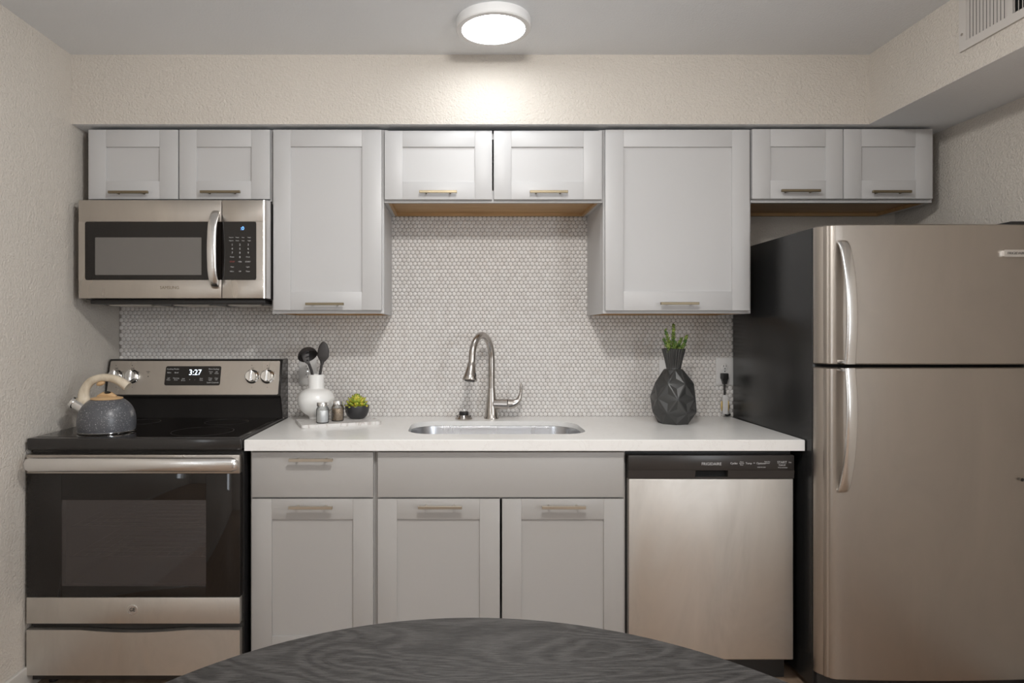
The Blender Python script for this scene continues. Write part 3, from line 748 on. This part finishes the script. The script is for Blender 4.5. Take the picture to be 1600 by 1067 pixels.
# door: steel around, control column
xs_ = XX(346.5, DM); xe_ = XX(411, DM)
bx0, bx1, bz0, bz1 = XX(133, DM), XX(400.5, DM), ZZ(437, DM), ZZ(346.5, DM)
bm = B(); box(bm, mx0, xs_-.0012, YM, YM+.045, bz1, mz1, .002); box(bm, mx0, xs_-.0012, YM, YM+.045, mz0, bz0, .002)
box(bm, mx0, bx0+.002, YM+.0005, YM+.045, bz0-.001, bz1+.001)
md = part('microwave_door', bm, 'steel', t)
bm = B(); pts = [p for p in rrect(bx0, xs_+.1, bz0, bz1, .008) if p[0] < xs_]+[]
left = [p for p in rrect(bx0, bx0+.2, bz0, bz1, .008) if p[0] < bx0+.1]
left = [(xs_-.0012, bz1)]+left+[(xs_-.0012, bz0)]
prism_y(bm, left, YM-.001, YM+.03); part('door_glass', bm, 'black_glass', md, smooth=20)
bm = B(); prism_y(bm, rrect(XX(149, DM), XX(315, DM), ZZ(429.6, DM), ZZ(371, DM), .002), YM-.0018, YM+.001); part('viewing_window', bm, 'mw_screen', md, smooth=20)
bm = B(); box(bm, xs_+.0012, xe_, YM, YM+.045, bz1, mz1, .002); box(bm, xs_+.0012, xe_, YM, YM+.045, mz0, bz0, .002)
box(bm, bx1-.002, xe_, YM+.0005, YM+.045, bz0-.001, bz1+.001)
mc = part('control_column', bm, 'steel', t)
right = [p for p in rrect(bx1-.2, bx1, bz0, bz1, .008) if p[0] > bx1-.1]
n_ = len(right)//2; right = [(xs_+.0012, bz0)]+right[n_:]+right[:n_]+[(xs_+.0012, bz1)]
bm = B(); prism_y(bm, right, YM-.001, YM+.03); kp = part('keypad', bm, 'black_glass', mc, smooth=20)
# rounded bright end
bm = B(); poly = []
for k in range(9):
    a = PI/2*k/8; poly.append((xe_+(mx1-xe_)*math.sin(a), YM-.002+.040*(1-math.cos(a))))
poly = [(xe_, YM+.05)]+[(x, y) for x, y in poly]+[(mx1, YM+.046)]
a = [bm.verts.new((x, y, mz0)) for x, y in poly]; b = [bm.verts.new((x, y, mz1)) for x, y in poly]
ring_faces(bm, a, b); bm.faces.new(a[::-1]); bm.faces.new(b); part('end_trim', bm, 'steel_bright', mc, smooth=60)
bm = B(); box(bm, XX(367, DM), XX(385, DM), YM-.0016, YM, ZZ(362, DM), ZZ(351.5, DM)); part('display', bm, 'black_glass', kp)
part('digits', text_bm([(':0', .020, XX(379, DM), YM-.0022, ZZ(357, DM), 0)]), 'digits_blue', kp)
it = []
def M_(s, size, px, py): it.append((s, size, XX(px, DM), YM-.0014, ZZ(py, DM), 0))
for py in (371, 376):
    for px, s in ((361.5, 'Popcorn'), (371, 'Potato'), (380, 'Soup'), (389.5, 'Veggie')): M_(s, .0052, px, py)
for r_, row in enumerate(('123', '456', '789')):
    for c_, s in enumerate(row): M_(s, .0115, (363, 375, 388)[c_], 382.5+6.3*r_)
M_('Power', .0065, 363, 401.5); M_('0', .0115, 375, 401.8); M_('Clock', .0065, 387.5, 401.5)
M_('+30s', .008, 375, 409); M_('START', .0075, 387.5, 409); M_('Vent', .007, 363, 417); M_('Light', .007, 387.5, 417)
M_('Hi/Lo', .007, 362.5, 424); M_('Off', .007, 375, 424); M_('Timer', .007, 387.5, 424)
texts('lettering', it, 'white_print', kp)
part('stop_key', text_bm([('STOP', .0085, XX(363, DM), YM-.0014, ZZ(409, DM), 0)]), 'red_print', kp)
part('lettering', text_bm([('SAMSUNG', .017, XX(265, DM), YM-.0003, ZZ(449.5, DM), 0)]), 'brass', md)
bm = B(); hxm = XX(336, DM)
ctrl = [(337.5, 331, .006), (334.8, 338, -.022), (331.5, 355, -.040), (330.5, 390, -.048), (331.5, 425, -.040), (334.8, 442, -.022), (337.5, 449.5, .006)]
pts = smooth_path([(XX(p[0], DM+p[2]), YM+p[2], ZZ(p[1], DM+p[2])) for p in ctrl], 8)
tube(bm, pts, lerp_list([.017, .0175, .0185, .019, .0185, .0175, .017], 8), 20, up=(1, 0, 0), flat=.42, power=.8); part('handle', bm, 'steel_bright', md, smooth=60)

# ---------------------------------------------------------------- dishwasher
DD = 2.37; YW = DD-CAMD
wx0, wx1 = XX(982.5, DD), XX(1240, DD)
t = thing('dishwasher', ((wx0+wx1)/2, -.3, 0), 'stainless steel dishwasher with black control strip under the counter', 'dishwasher')
bm = B(); box(bm, wx0-.004, wx1+.006, YW+.035, WY-.01, 0.10, .868); box(bm, wx0, wx1, YW+.07, YW+.09, 0.0, .10)
part('tub', bm, 'black_plastic', t)
zt_, zs_, zb_ = ZZ(711, DD), ZZ(748, DD), ZZ(1031, DD)
bm = B(); box(bm, wx0, wx1, YW, YW+.034, zb_, zs_, .004, 3); d_ = part('dishwasher_door', bm, 'steel_worn', t)
zm_ = ZZ(735, DD)
bm = B(); box(bm, wx0-.002, wx1+.001, YW-.004, YW+.034, zm_, zt_, .003, 2)
sec = [(YW-.004, zm_+.001), (YW-.001, zs_+.001), (YW+.034, zs_+.001), (YW+.034, zm_+.001)]
x0_, x1_ = XX(1086, DD), XX(1137, DD)
for xa, xb in ((wx0-.002, x0_), (x1_, wx1+.001)):
    a = [bm.verts.new((xa, y, z)) for y, z in sec]; b = [bm.verts.new((xb, y, z)) for y, z in sec]
    ring_faces(bm, a, b); bm.faces.new(a); bm.faces.new(b[::-1])
box(bm, x0_, x1_, YW+.02, YW+.034, zs_, zm_+.001); box(bm, x0_, x1_, YW-.001, YW+.02, zs_+.001, zs_+.007)
cp = part('control_strip', bm, 'brown_plastic', t)
bm = B(); box(bm, x0_, x1_, YW+.017, YW+.0205, zs_+.006, zm_); part('grip_recess', bm, 'dark_void', cp)
part('lettering', text_bm([('FRIGIDAIRE', .0145, XX(1111, DD), YW-.0046, ZZ(724.5, DD), 0)]), 'white_print', cp)
it = []
for s, sz, px, py in (('Cycles', .010, 1146, 723.5), ('Temp', .010, 1169, 723.5), ('Options', .010, 1188, 723.5), ('START', .012, 1221, 722), ('Cancel', .009, 1221, 726),
                      ('Heavy\nNormal\nRinse', .0055, 1158, 723.5), ('Hi', .006, 1177.5, 723), ('Heat Dry\nSanitize', .0055, 1198, 722), ('Hold for lock', .0055, 1189, 729.5), ('Press and close', .0055, 1222, 730), ('Dry', .006, 1233.5, 722)):
    it.append((s, sz, XX(px, DD), YW-.0046, ZZ(py, DD), 0))
texts('button_lettering', it, 'white_print', cp)

# ---------------------------------------------------------------- refrigerator
YF = 2.25-CAMD; fx0, fx1 = 1.275, 2.040; fzt = ZZ(350.5, 2.25)
t = thing('refrigerator', ((fx0+fx1)/2, -.36, 0), 'stainless steel top-freezer refrigerator with black sides at the right', 'refrigerator')
bm = B(); box(bm, fx0, fx1, -0.685, -0.02, 0.03, 1.683, .004, 2)
for x in (fx0+.06, fx1-.06):
    for y in (-.62, -.08): cyl(bm, (x, y, 0), (x, y, .032), .02, seg=12)
fb = part('fridge_body', bm, 'fridge_side', t)
bm = B(); box(bm, fx0+.012, fx1-.012, -.69, -.683, .10, 1.675); part('door_gasket', bm, 'dark_void', fb)
bm = B(); box(bm, fx0+.01, fx1-.01, -.70, -.66, .03, .098, .004); part('kick_grille', bm, 'black_plastic', fb)
bm = B(); box(bm, fx1-.10, fx1-.01, -.745, -.60, 1.683, 1.697, .004); part('hinge_cover', bm, 'black_plastic', fb)
def fdoor(z0, z1, name):
    h = [(0.003, -.688), (0.003, -.694), (0.006, -.703), (0.0125, -.7145), (0.0195, -.7225), (0.0205, -.7275), (0.0255, -.7345), (0.031, -.7365), (0.034, -.7415), (0.0415, -.7465), (0.052, -.7490), (0.075, -.7505), (0.12, -.7525), (0.22, -.756), (0.30, -.7575)]
    mid = (fx0+fx1)/2; poly = [(fx0+a, b) for a, b in h]+[(mid, -.7585)]+[(fx1-a, b) for a, b in reversed(h)]
    bm = B(); e = .004; mt = sum(p[1] for p in poly)/len(poly)
    rings = []
    for z, k in ((z0, e), (z0+e, 0), (z1-e, 0), (z1, e)):
        rings.append([bm.verts.new((x+(k if x < mid else -k)*(1 if abs(x-mid) > .1 else 0), max(y, -.7585)+k, z)) for x, y in poly])
    for a, b in zip(rings, rings[1:]): ring_faces(bm, a, b)
    bm.faces.new(rings[0][::-1]); bm.faces.new(rings[-1])
    return part(name, bm, 'steel_fridge', t, smooth=28)
zgap1, zgap0 = ZZ(569.5, 2.25), ZZ(574.5, 2.25)
d1 = fdoor(zgap1, fzt, 'freezer_door'); d2 = fdoor(ZZ(1063, 2.25), zgap0, 'fridge_door')
def fhandle(parent, ctrl):
    DF = 2.249; X = 1.344
    pts = [(X-c[2]*.0, DF-CAMD-c[1], c[0]) for c in ctrl]
    pts = smooth_path(pts, 7)
    bm = B(); n = len(pts)
    tube(bm, pts, [0.0185]*n, 20, up=(1, 0, 0), flat=.36, power=.65)
    zend = ctrl[-1][0]; s = 1 if ctrl[0][0] > zend else -1
    box(bm, X-.0185, X+.0185, DF-CAMD-ctrl[-1][1]-.004, DF-CAMD+.001, zend, zend+s*.012, .003)
    return part('handle', bm, 'steel_bright', parent, smooth=50)
def zf(py, out=0.0): return ZZ(py, 2.249-out)
fhandle(d1, [(zf(378), -.001, 0), (zf(381, .01), .010, 0), (zf(395, .02), .026, 0), (zf(430, .04), .045, 0), (zf(475, .055), .056, 0), (zf(520, .055), .056, 0), (zf(568.5, .045), .046, 0)])
fhandle(d2, [(zf(767), -.001, 0), (zf(764, .01), .010, 0), (zf(748, .02), .026, 0), (zf(712, .04), .045, 0), (zf(667, .055), .056, 0), (zf(622, .055), .056, 0), (zf(575.5, .045), .046, 0)])
# maker's badge, partly outside the frame
bx, bz = XX(1567, 2.243), ZZ(396, 2.243)
bm = B(); prism_y(bm, rrect(bx, bx+.088, bz-.0125, bz+.0125, .003), YF-.0125, YF-.002); bdg = part('badge', bm, 'steel_bright', d1, smooth=20)
part('lettering', text_bm([('FRIGIDAIRE', .0125, bx+.044, YF-.0127, bz, 0)], squash=1.02), 'dark_print', bdg)
bm = B(); lathe(bm, (XX(1597, 2.243), YF-.008, ZZ(749.5, 2.243)), [(.006, 0), (.0058, .001), (.002, .0015)], 12, mat=Matrix.Rotation(PI/2, 3, 'X')); part('spot', bm, 'black_plastic', d2)

# ---------------------------------------------------------------- things on the counter
# marble board
u_ = Vector((.932, .362, 0)); v_ = Vector((-.386, .922, 0)).normalized()
c0 = Vector((-.634, 2.624-CAMD, CT)); BL, BW = .335, .205
cB = c0+u_*BL/2+v_*BW/2; ang = math.atan2(.362, .932)
bm = B(); prism(bm, rrect(-BL/2, BL/2, -BW/2, BW/2, .012), 0.0003, .0135)
bmesh.ops.bevel(bm, geom=[e for e in bm.edges if abs(e.verts[0].co.z-e.verts[1].co.z) < 1e-6], offset=.002, segments=2, affect='EDGES')
for v in bm.verts: v.co = Matrix.Rotation(ang, 3, 'Z') @ v.co + cB
single('serving_board', bm, 'marble', cB, 'pale marble board on the counter under the white vase and jars', 'board')
ZBD = CT+.0138
# white vase
vx, vy = XX(494, 2.832), 2.832-CAMD
prof = [(.030, 0), (.031, .002), (.031, .010), (.040, .016), (.058, .029), (.071, .046), (.079, .066), (.0805, .080), (.079, .094), (.071, .112), (.058, .124), (.042, .130), (.036, .1325), (.0345, .136), (.0342, .15), (.0342, .190), (.0335, .192), (.0315, .192), (.0305, .188), (.0305, .14), (.05, .12), (.07, .08), (.05, .03), (.02, .02)]
p3 = smooth_path([(a, b, 0) for a, b in prof], 3)
bm = B(); lathe(bm, (vx, vy, ZBD), [(p.x, p.y) for p in p3], 64)
single('round_vase', bm, 'ceramic_white', (vx, vy, ZBD), 'round white ceramic vase holding black utensils', 'vase', smooth=60)
# silicone spoon
def V3(px, py, dd): d = 2.832+dd; return Vector((XX(px, d), d-CAMD, ZZ(py, d)))
t = thing('serving_spoon', V3(498, 640, 0), 'dark grey spoon standing upright in the white vase', 'spoon')
bm = B(); tube(bm, [V3(497, 640, .0), V3(500, 585, .0), V3(504, 562, -.001)], [.0055, .0058, .0062], 14, flat=.7); part('handle', bm, 'silicone', t)
bm = B(); tube(bm, smooth_path([V3(502.8, 570, 0), V3(503.5, 565, -.001), V3(504.6, 557, -.002), V3(505.3, 548, -.002), V3(505.4, 540, -.001), V3(505.3, 535, 0), V3(505.3, 533.8, 0)], 4),
     lerp_list([.0055, .010, .0255, .0255, .019, .0085, .002], 4), 24, up=(1, 0, 0), flat=.28); part('spoon_bowl', bm, 'silicone', t, smooth=60)
# slotted ladle
t = thing('slotted_ladle', V3(490, 640, .01), 'dark slotted ladle leaning left in the white vase', 'ladle')
bm = B(); tube(bm, smooth_path([V3(492, 640, .008), V3(488.5, 590, .006), V3(484.5, 573, .004), V3(479, 562, .0)], 4), .0062, 12, flat=.7)
for k in range(4):
    c = V3(486.8-1.4*k, 582-4.5*k, -.002); ellipsoid(bm, c, .0055, .004, .0025, sub=1)
part('handle', bm, 'silicone', t)
bm = B(); cc = V3(481, 556, .0); Mr = Vector((-.42, .50, .75)).to_track_quat('Z', 'Y').to_matrix()
prof = []
for k in range(10):
    a = PI/2*k/9; prof.append((.043*math.cos(a)+.0003, .036*math.sin(a)))
prof2 = [(max(r-.003, .0002), z-.003) for r, z in reversed(prof)]
lathe(bm, cc, prof+prof2, 36, False, False, mat=Mr); part('ladle_bowl', bm, 'silicone', t, smooth=60)
bm = B(); tube(bm, smooth_path([V3(483, 569, .0), V3(478.5, 562, -.003), V3(477, 553, -.004), V3(479.5, 547, .0), V3(484, 545, .006)], 4), lerp_list([.006, .014, .0175, .013, .006], 4), 18, up=(1, 0, 0), flat=.35)
sl = part('slotted_plate', bm, 'silicone_grey', t, smooth=60)
bm = B()
for px, py, rr in ((481, 551.5, .012), (480.5, 557.5, .011), (480.5, 563, .006)):
    c = V3(px, py, -.010); ellipsoid(bm, c, rr, .0012, .0023, Matrix.Rotation(-.25, 3, 'Y'), 1)
part('slots', bm, 'dark_void', sl)
# jars
def jar(px, py, d, cmat, label, hx):
    x, y = XX(px, d), d-CAMD; t = thing('mason_jar', (x, y, ZBD), label, 'jar'); r = .0262
    bm = B(); lathe(bm, (x, y, ZBD), [(r-.003, 0), (r, .003), (r, .055), (r-.002, .062), (r-.0055, .067), (r-.005, .074)], 36); part('jar_glass', bm, 'jar_glass', t, smooth=60)
    bm = B(); lathe(bm, (x, y, ZBD), [(r-.005, .003), (r-.0022, .005), (r-.0022, .048), (r-.004, .052), (.002, .053)], 32); part('contents', bm, cmat, t, smooth=50)
    bm = B(); lathe(bm, (x, y, ZBD), [(r-.004, .070), (r-.0025, .071), (r-.0025, .084), (r-.004, .0865), (.002, .087)], 36); part('lid', bm, 'steel_bright', t)
    bm = B(); pts = smooth_path([(x+hx*(r-.002), y, ZBD+.052), (x+hx*(r+.012), y-.002, ZBD+.050), (x+hx*(r+.017), y-.003, ZBD+.034), (x+hx*(r+.011), y-.002, ZBD+.018), (x+hx*(r-.002), y, ZBD+.014)], 6)
    tube(bm, pts, .0033, 10, up=(0, 1, 0)); part('jar_handle', bm, 'jar_glass', t, smooth=60)
jar(504, 661.5, 2.697, 'salt', 'small glass jar of white salt on the marble board', 1)
jar(527.5, 658.5, 2.757, 'pepper', 'small glass jar of brown pepper on the marble board', 1)
# small succulent bowl
sx_, sy_ = XX(558, 2.84), 2.84-CAMD
t = thing('potted_succulent', (sx_, sy_, ZBD), 'yellow-green rosette succulent in a small black bowl on the marble board', 'plant')
prof = [(.024, 0), (.032, .002), (.043, .012), (.0505, .030), (.0525, .045), (.0525, .056), (.051, .0575), (.049, .056), (.048, .045), (.03, .035)]
p3 = smooth_path([(a, b, 0) for a, b in prof], 3)
bm = B(); lathe(bm, (sx_, sy_, ZBD), [(p.x, p.y) for p in p3], 48); part('bowl', bm, 'bowl_black', t, smooth=60)
bm = B(); tips = B()
rg = random.Random(3)
cz = ZBD+.058
def leaf(bm, base, direction, L, wd, th, mi=0, tip=None):
    dz = direction.normalized(); sx = dz.cross(Vector((0, 0, 1)));
    if sx.length < .1: sx = Vector((1, 0, 0))
    sx.normalize(); sy = dz.cross(sx)
    Mx = Matrix((sx, sy, dz)).transposed()
    c = base+dz*L/2
    n0 = len(bm.verts); bm.verts.ensure_lookup_table()
    r = bmesh.ops.create_icosphere(bm, subdivisions=2, radius=1)
    for v in r['verts']:
        k = v.co.z; f = (1-.35*max(0, k))*(1 if k < .55 else 1-.55*(k-.55)/.45)
        p = Vector((v.co.x*wd*f, v.co.y*th*f, k*L/2)); v.co = c+Mx @ p
    if tip is not None:
        Mt = base+dz*L*.97; bmesh.ops.create_icosphere(tip, subdivisions=1, radius=th*.35, matrix=Matrix.Translation(Mt))
for lay, (n, el, L, rad, zz) in enumerate(((12, 22, .030, .028, -.006), (11, 42, .032, .026, .002), (10, 60, .031, .021, .013), (8, 74, .028, .015, .022), (6, 84, .024, .008, .030), (3, 90, .022, .003, .034))):
    for k in range(n):
        a = 2*PI*k/n+lay*.7+rg.uniform(-.1, .1); e = math.radians(el+rg.uniform(-6, 6))
        dv = Vector((math.cos(a)*math.cos(e), math.sin(a)*math.cos(e), math.sin(e)))
        leaf(bm, Vector((sx_+rad*math.cos(a), sy_+rad*math.sin(a), cz+zz-.006)), dv, L*rg.uniform(.9, 1.1), .0112, .0055, tip=tips if lay < 5 else None)
part('leaves', bm, 'rosette', t, smooth=60); part('leaf_tips', tips, 'leaf_tip', t)
bm = B(); lathe(bm, (sx_, sy_, ZBD), [(.048, .048), (.03, .052), (.002, .053)], 24); part('soil', bm, 'leaf_tip', t)

# faceted black vase
pxv, pyv = XX(1052.5, 2.785), 2.785-CAMD
t = thing('faceted_vase', (pxv, pyv, CT), 'black pineapple-shaped vase with triangular facets and fluted neck', 'vase')
rows = [(.066, .0), (.094, .050), (.098, .112), (.082, .176), (.040, .234)]
n = 7; bm = B(); R_ = []
for i, (r, z) in enumerate(rows):
    rr = r/math.cos(PI/n*.25) if 0 < i < 4 else r
    R_.append([bm.verts.new((pxv+rr*math.cos(2*PI*(k+(.5 if i % 2 else 0))/n-1.72), pyv+rr*math.sin(2*PI*(k+(.5 if i % 2 else 0))/n-1.72), CT+z)) for k in range(n)])
tri = []
for i in range(len(rows)-1):
    for k in range(n):
        j = (k+1) % n; a, b = R_[i], R_[i+1]
        if i % 2 == 0: fs = ((a[k], a[j], b[k]), (a[j], b[j], b[k]))
        else: fs = ((a[k], b[j], b[k]), (a[k], a[j], b[j]))
        for f in fs: tri.append(bm.faces.new(f))
bm.faces.new(R_[0][::-1]); top = bm.faces.new(R_[-1])
bmesh.ops.recalc_face_normals(bm, faces=bm.faces)
ridge = [e for e in bm.edges if e.verts[0].co.z > CT+.001 or e.verts[1].co.z > CT+.001]
pk = bmesh.ops.poke(bm, faces=tri)
for v in pk['verts']:
    nn = Vector((v.co.x-pxv, v.co.y-pyv, 0)).normalized(); v.co -= nn*.0045
bmesh.ops.bevel(bm, geom=[e for e in ridge if e.is_valid], offset=.0030, segments=2, affect='EDGES', profile=.5)
part('vase_body', bm, 'vase_black', t, smooth=18)
bm = B(); nf = 24
prof = [(.034, .222), (.030, .236), (.030, .242), (.0335, .262), (.040, .290), (.0465, .316), (.0505, .322), (.0495, .3225), (.044, .318), (.028, .26), (.02, .25)]
lathe(bm, (pxv, pyv, CT), prof, 144, True, True, fn=lambda a, z: 1+(.045*math.cos(nf*a) if .24 < z < .321 else 0.0))
part('vase_neck', bm, 'vase_black', t, smooth=50)
# green succulent in the vase
ts = thing('succulent_sprigs', (pxv, pyv, CT+.31), 'green succulent sprigs standing in the neck of the black vase', 'plant')
def V4(px, py, dd=0): d = 2.785+dd; return Vector((XX(px, d), d-CAMD, ZZ(py, d)))
stems = [((1052, 548, 0), (1052, 530, -.005), (1052.5, 509, -.004), 8), ((1050, 548, -.01), (1045, 534, -.015), (1040, 517, -.012), 6), ((1048, 548, 0), (1043, 541, -.015), (1037.5, 531, -.02), 5),
         ((1056, 548, 0), (1060, 540, -.005), (1064, 530, 0), 5), ((1058, 550, -.01), (1067, 542, -.015), (1072.5, 526, -.012), 7), ((1052, 552, -.02), (1053, 546, -.03), (1055, 536, -.035), 5), ((1058, 552, -.02), (1063, 548, -.03), (1067, 541, -.035), 4), ((1047, 551, -.01), (1045, 545, -.03), (1044, 539, -.03), 4)]
for a, b, c, nl in stems:
    pts = smooth_path([V4(*a), V4(*b), V4(*c)], 4)
    bm = B(); tube(bm, pts, .0022, 8); st = part('stem', bm, 'leaf', ts)
    bm = B(); k = 0
    for i in range(nl*3):
        f = .18+.82*i/(nl*3-1); q = f*(len(pts)-1); i0 = min(int(q), len(pts)-2); P0 = pts[i0].lerp(pts[i0+1], q-i0)
        ax = (pts[i0+1]-pts[i0]).normalized(); a_ = i*2.4
        side = ax.cross(Vector((0, 1, 0))).normalized(); sd2 = ax.cross(side)
        dv = (side*math.cos(a_)+sd2*math.sin(a_))*(1.0-.45*f)+ax*(.55+.5*f)
        leaf(bm, P0, dv, .0165*(1.1-.35*f), .0056, .0042)
    part('leaves', bm, 'leaf', st, smooth=60)

# ---------------------------------------------------------------- vent grille on the right soffit
t = thing('air_vent', (XS, 1.85-CAMD, 2.33), 'white louvred air vent on the side of the right soffit', 'vent')
va, vb = 2.149-CAMD, 1.53-CAMD; vz0, vz1 = ZZ(82.5, 2.149), 2.425
bm = B(); xf = XS-.008
fw = .028
box(bm, xf, XS-.0005, vb, va, vz0, vz0+fw); box(bm, xf, XS-.0005, vb, va, vz1-fw*.8, vz1)
box(bm, xf, XS-.0005, va-fw, va, vz0+fw, vz1-fw*.8); box(bm, xf, XS-.0005, vb, vb+fw, vz0+fw, vz1-fw*.8)
mid_ = 1.955-CAMD
box(bm, xf+.001, XS-.0005, mid_-.012, mid_+.006, vz0+fw, vz1-fw*.8)
part('vent_frame', bm, 'vent_white', t)
bm = B(); box(bm, XS-.002, XS-.0004, vb+.01, va-.01, vz0+.01, vz1-.01); part('vent_opening', bm, 'dark_void', t)
def slats(y0, y1, n, ang, hf=.62):
    for k in range(n):
        yc = y0+(y1-y0)*(k+.5)/n; h = (y1-y0)/n*hf; tk = .0006
        bm = B(); box(bm, -tk, tk, -abs(h), abs(h), vz0+fw-.002, vz1-fw*.8+.002)
        M4 = Matrix.Translation((xf+.0035, yc, 0)) @ Matrix.Rotation(ang, 4, 'Z')
        for v in bm.verts: v.co = M4 @ v.co
        part('slat', bm, 'vent_white', t)
slats(va-fw, mid_+.006, 12, -.17, .46); slats(mid_-.012, vb+fw, 28, -.9)
bm = B()
for s in (0,): cyl(bm, (xf+.001, va-fw*.45, vz0+.055), (xf-.0012, va-fw*.45, vz0+.055), .0045, seg=12)
part('screw', bm, 'steel', t)

# ---------------------------------------------------------------- the round table
tx, ty, tr, tz = .030, .612-CAMD, .650, .75
t = thing('round_table', (tx, ty, 0), 'round black wood-grain table in the foreground', 'table')
bm = B(); lathe(bm, (tx, ty, 0), [(tr-.03, tz-.034), (tr-.004, tz-.030), (tr, tz-.026), (tr, tz-.003), (tr-.003, tz), (.002, tz)], 160); part('tabletop', bm, 'black_oak', t, smooth=30)
bm = B(); lathe(bm, (tx, ty, 0), [(.05, tz-.034), (.045, .5), (.045, .06), (.06, .04)], 40); part('pedestal', bm, 'black_oak', t)
bm = B(); lathe(bm, (tx, ty, 0), [(.30, 0), (.30, .012), (.27, .022), (.06, .04), (.05, .042)], 64); part('table_base', bm, 'black_oak', t)
